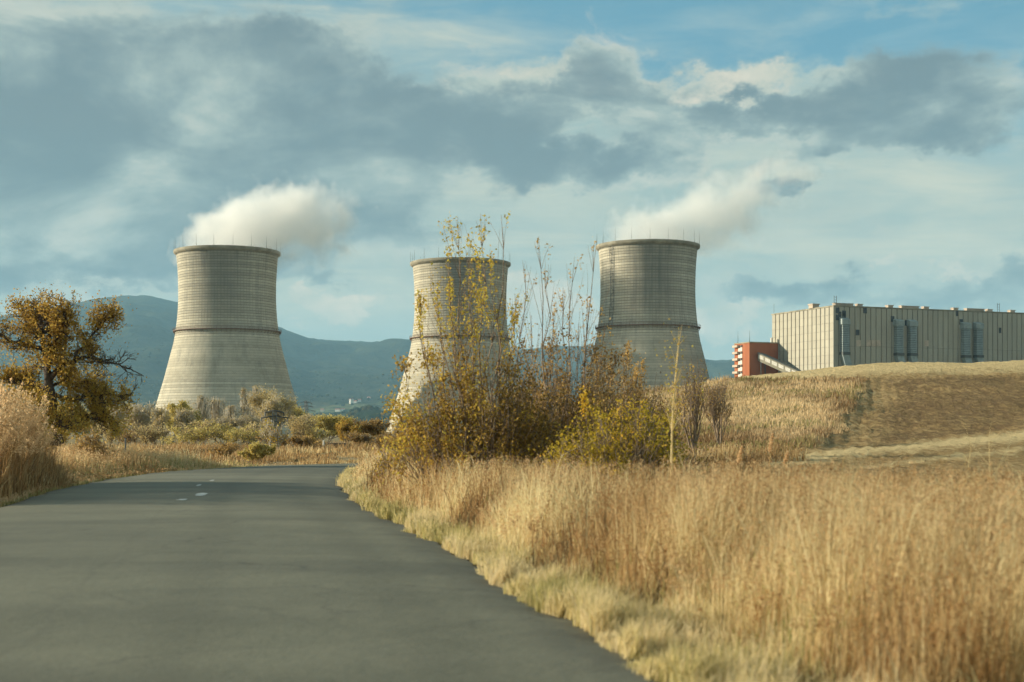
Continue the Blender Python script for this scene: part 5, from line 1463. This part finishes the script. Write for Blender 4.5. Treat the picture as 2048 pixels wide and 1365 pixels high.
def power_pole(px, d, top):
    x, y, z = at(px, d); h = CZ + (HY - top) / F * d - z
    root = empty('power_pole', (x, y, z)); tag(root, 'lattice electricity pole with crossarms before the large bare tree', 'electricity pole')
    mb = MB()
    for sx in (-1, 1):
        mb.tube([(0.32 * sx, 0, 0), (0.10 * sx, 0, h)], 0.035, 4)
    for i in range(14):
        a, b = h * i / 14, h * (i + 1) / 14; wa = 0.32 - 0.22 * i / 14; wb = 0.32 - 0.22 * (i + 1) / 14; s_ = 1 if i % 2 else -1
        mb.tube([(wa * s_, 0, a), (-wb * s_, 0, b)], 0.022, 3)
    mb.build('mast', M['pylon'], root)
    for k, (zz_, ww) in enumerate(((h * 0.97, 0.6), (h * 0.84, 0.85), (h * 0.72, 0.5))):
        mb = MB(); mb.tube([(-ww, 0, 0), (0, 0, 0.14), (ww, 0, 0)], 0.045, 4)
        for s_ in (-1, 1): mb.tube([(ww * s_, 0, 0), (ww * s_, 0, -0.22)], 0.05, 5)
        o = mb.build('crossarm', M['metal'], root); o.location = (0, 0, zz_)
power_pole(549, 92, 823)

def pylon(px, d, top, label, rz):
    x, y, z = at(px, d); h = CZ + (HY - top) / F * d - z
    root = empty('pylon', (x, y, z), rz); tag(root, label, 'pylon', 'lattice pylons near the leftmost tower')
    b0, b1 = h * 0.10, h * 0.02
    mb = MB(); cs = [(-1, -1), (1, -1), (1, 1), (-1, 1)]
    for c in cs: mb.tube([(c[0] * b0, c[1] * b0, 0), (c[0] * b1, c[1] * b1, h)], 0.11, 4)
    n_ = 12
    for i in range(n_):
        a, b = h * i / n_, h * (i + 1) / n_; wa = b0 + (b1 - b0) * i / n_; wb = b0 + (b1 - b0) * (i + 1) / n_
        for j in range(4):
            c, c2 = cs[j], cs[(j + 1) % 4]
            mb.tube([(c[0] * wa, c[1] * wa, a), (c2[0] * wb, c2[1] * wb, b)], 0.06, 3)
            mb.tube([(c2[0] * wa, c2[1] * wa, a), (c[0] * wb, c[1] * wb, b)], 0.06, 3)
    mb.build('lattice', M['pylon'], root)
    for f_, ww in ((0.72, 0.26), (0.84, 0.20), (0.95, 0.15)):
        mb = MB(); L = h * ww
        for s_ in (-1, 1):
            mb.tube([(0, 0, 0), (L * s_, 0, 0)], 0.09, 4); mb.tube([(0, 0, h * 0.05), (L * s_, 0, 0)], 0.07, 4)
            mb.tube([(L * s_, 0, 0), (L * s_, 0, -h * 0.045)], 0.12, 5)
        o = mb.build('crossarm', M['pylon'], root); o.location = (0, 0, h * f_)
pylon(612, 470, 802, 'lattice pylon just right of the leftmost tower', 0.5)
pylon(200, 420, 725, 'lattice pylon seen between the golden oak and the tower', 0.3)

hs = [(676, 4700, 'long pale house'), (686, 4760, 'white cottage'), (703, 5000, 'tall white house'), (711, 5030, 'small pale house'), (719, 5060, 'white house with a red roof'), (612, 3500, 'low white barn'),
      (645, 4800, 'grey house'), (270, 3900, 'white block'), (285, 3650, 'tall pale tower house'), (738, 5300, 'pale cottage')]
places = ['left of the village below the mountain', 'beside the long pale house', 'in the middle of the village on the slope', 'right of the tall white house', 'at the upper end of the village',
          'in the fields beside the leftmost tower', 'alone left of the village', 'on the hillside left of the leftmost tower', 'near the foot of the hill left of the tower', 'highest on the slope by the middle tower']
for k, ((px, d, nm), plc) in enumerate(zip(hs, places)):
    z = float(mount_z(px, d)); x = (px - 1024) / F * d
    root = empty('far_house', (x, d, z - 2), 0.4 * (k % 3) - 0.3); tag(root, nm + ' ' + plc, 'house', 'far village houses')
    w_ = 9 if 'long' in nm or 'barn' in nm else 6; hh = 16 if 'tall' in nm else 8
    mb = MB(); mb.box((-w_, -5, 0), (w_, 5, hh)); mb.build('wall', M['whitewash'] if 'grey' not in nm else M['render_wall'], root)
    mb = MB(); mb.add([(-w_ - .5, -5.6, hh), (w_ + .5, -5.6, hh), (w_ + .5, 5.6, hh), (-w_ - .5, 5.6, hh), (-w_ - .5, 0, hh + 3.4), (w_ + .5, 0, hh + 3.4)],
                     [np.array([(0, 1, 5, 4), (2, 3, 4, 5), (0, 3, 2, 1)]), np.array([(0, 4, 3), (1, 2, 5)])]); mb.build('roof', M['tile_roof'] , root)

# ------------------------------------------------------------------ haze
hzm = bpy.data.materials.new('haze'); hzm.use_nodes = True
nt = NT(hzm.node_tree); nt.n.clear(); out = nt.new('ShaderNodeOutputMaterial')
pv = nt.new('ShaderNodeVolumePrincipled'); pv.inputs['Color'].default_value = (0.42, 0.76, 1.0, 1); pv.inputs['Density'].default_value = 6.0e-5
pv.inputs['Anisotropy'].default_value = 0.0
nt.l.new(pv.outputs[0], out.inputs['Volume'])
mb = MB(); mb.box((-15500, -300, -12), (15500, 14500, 1060))
ho = mb.build('haze', hzm, kind='stuff'); tag(ho, 'thin blue haze over the valley')
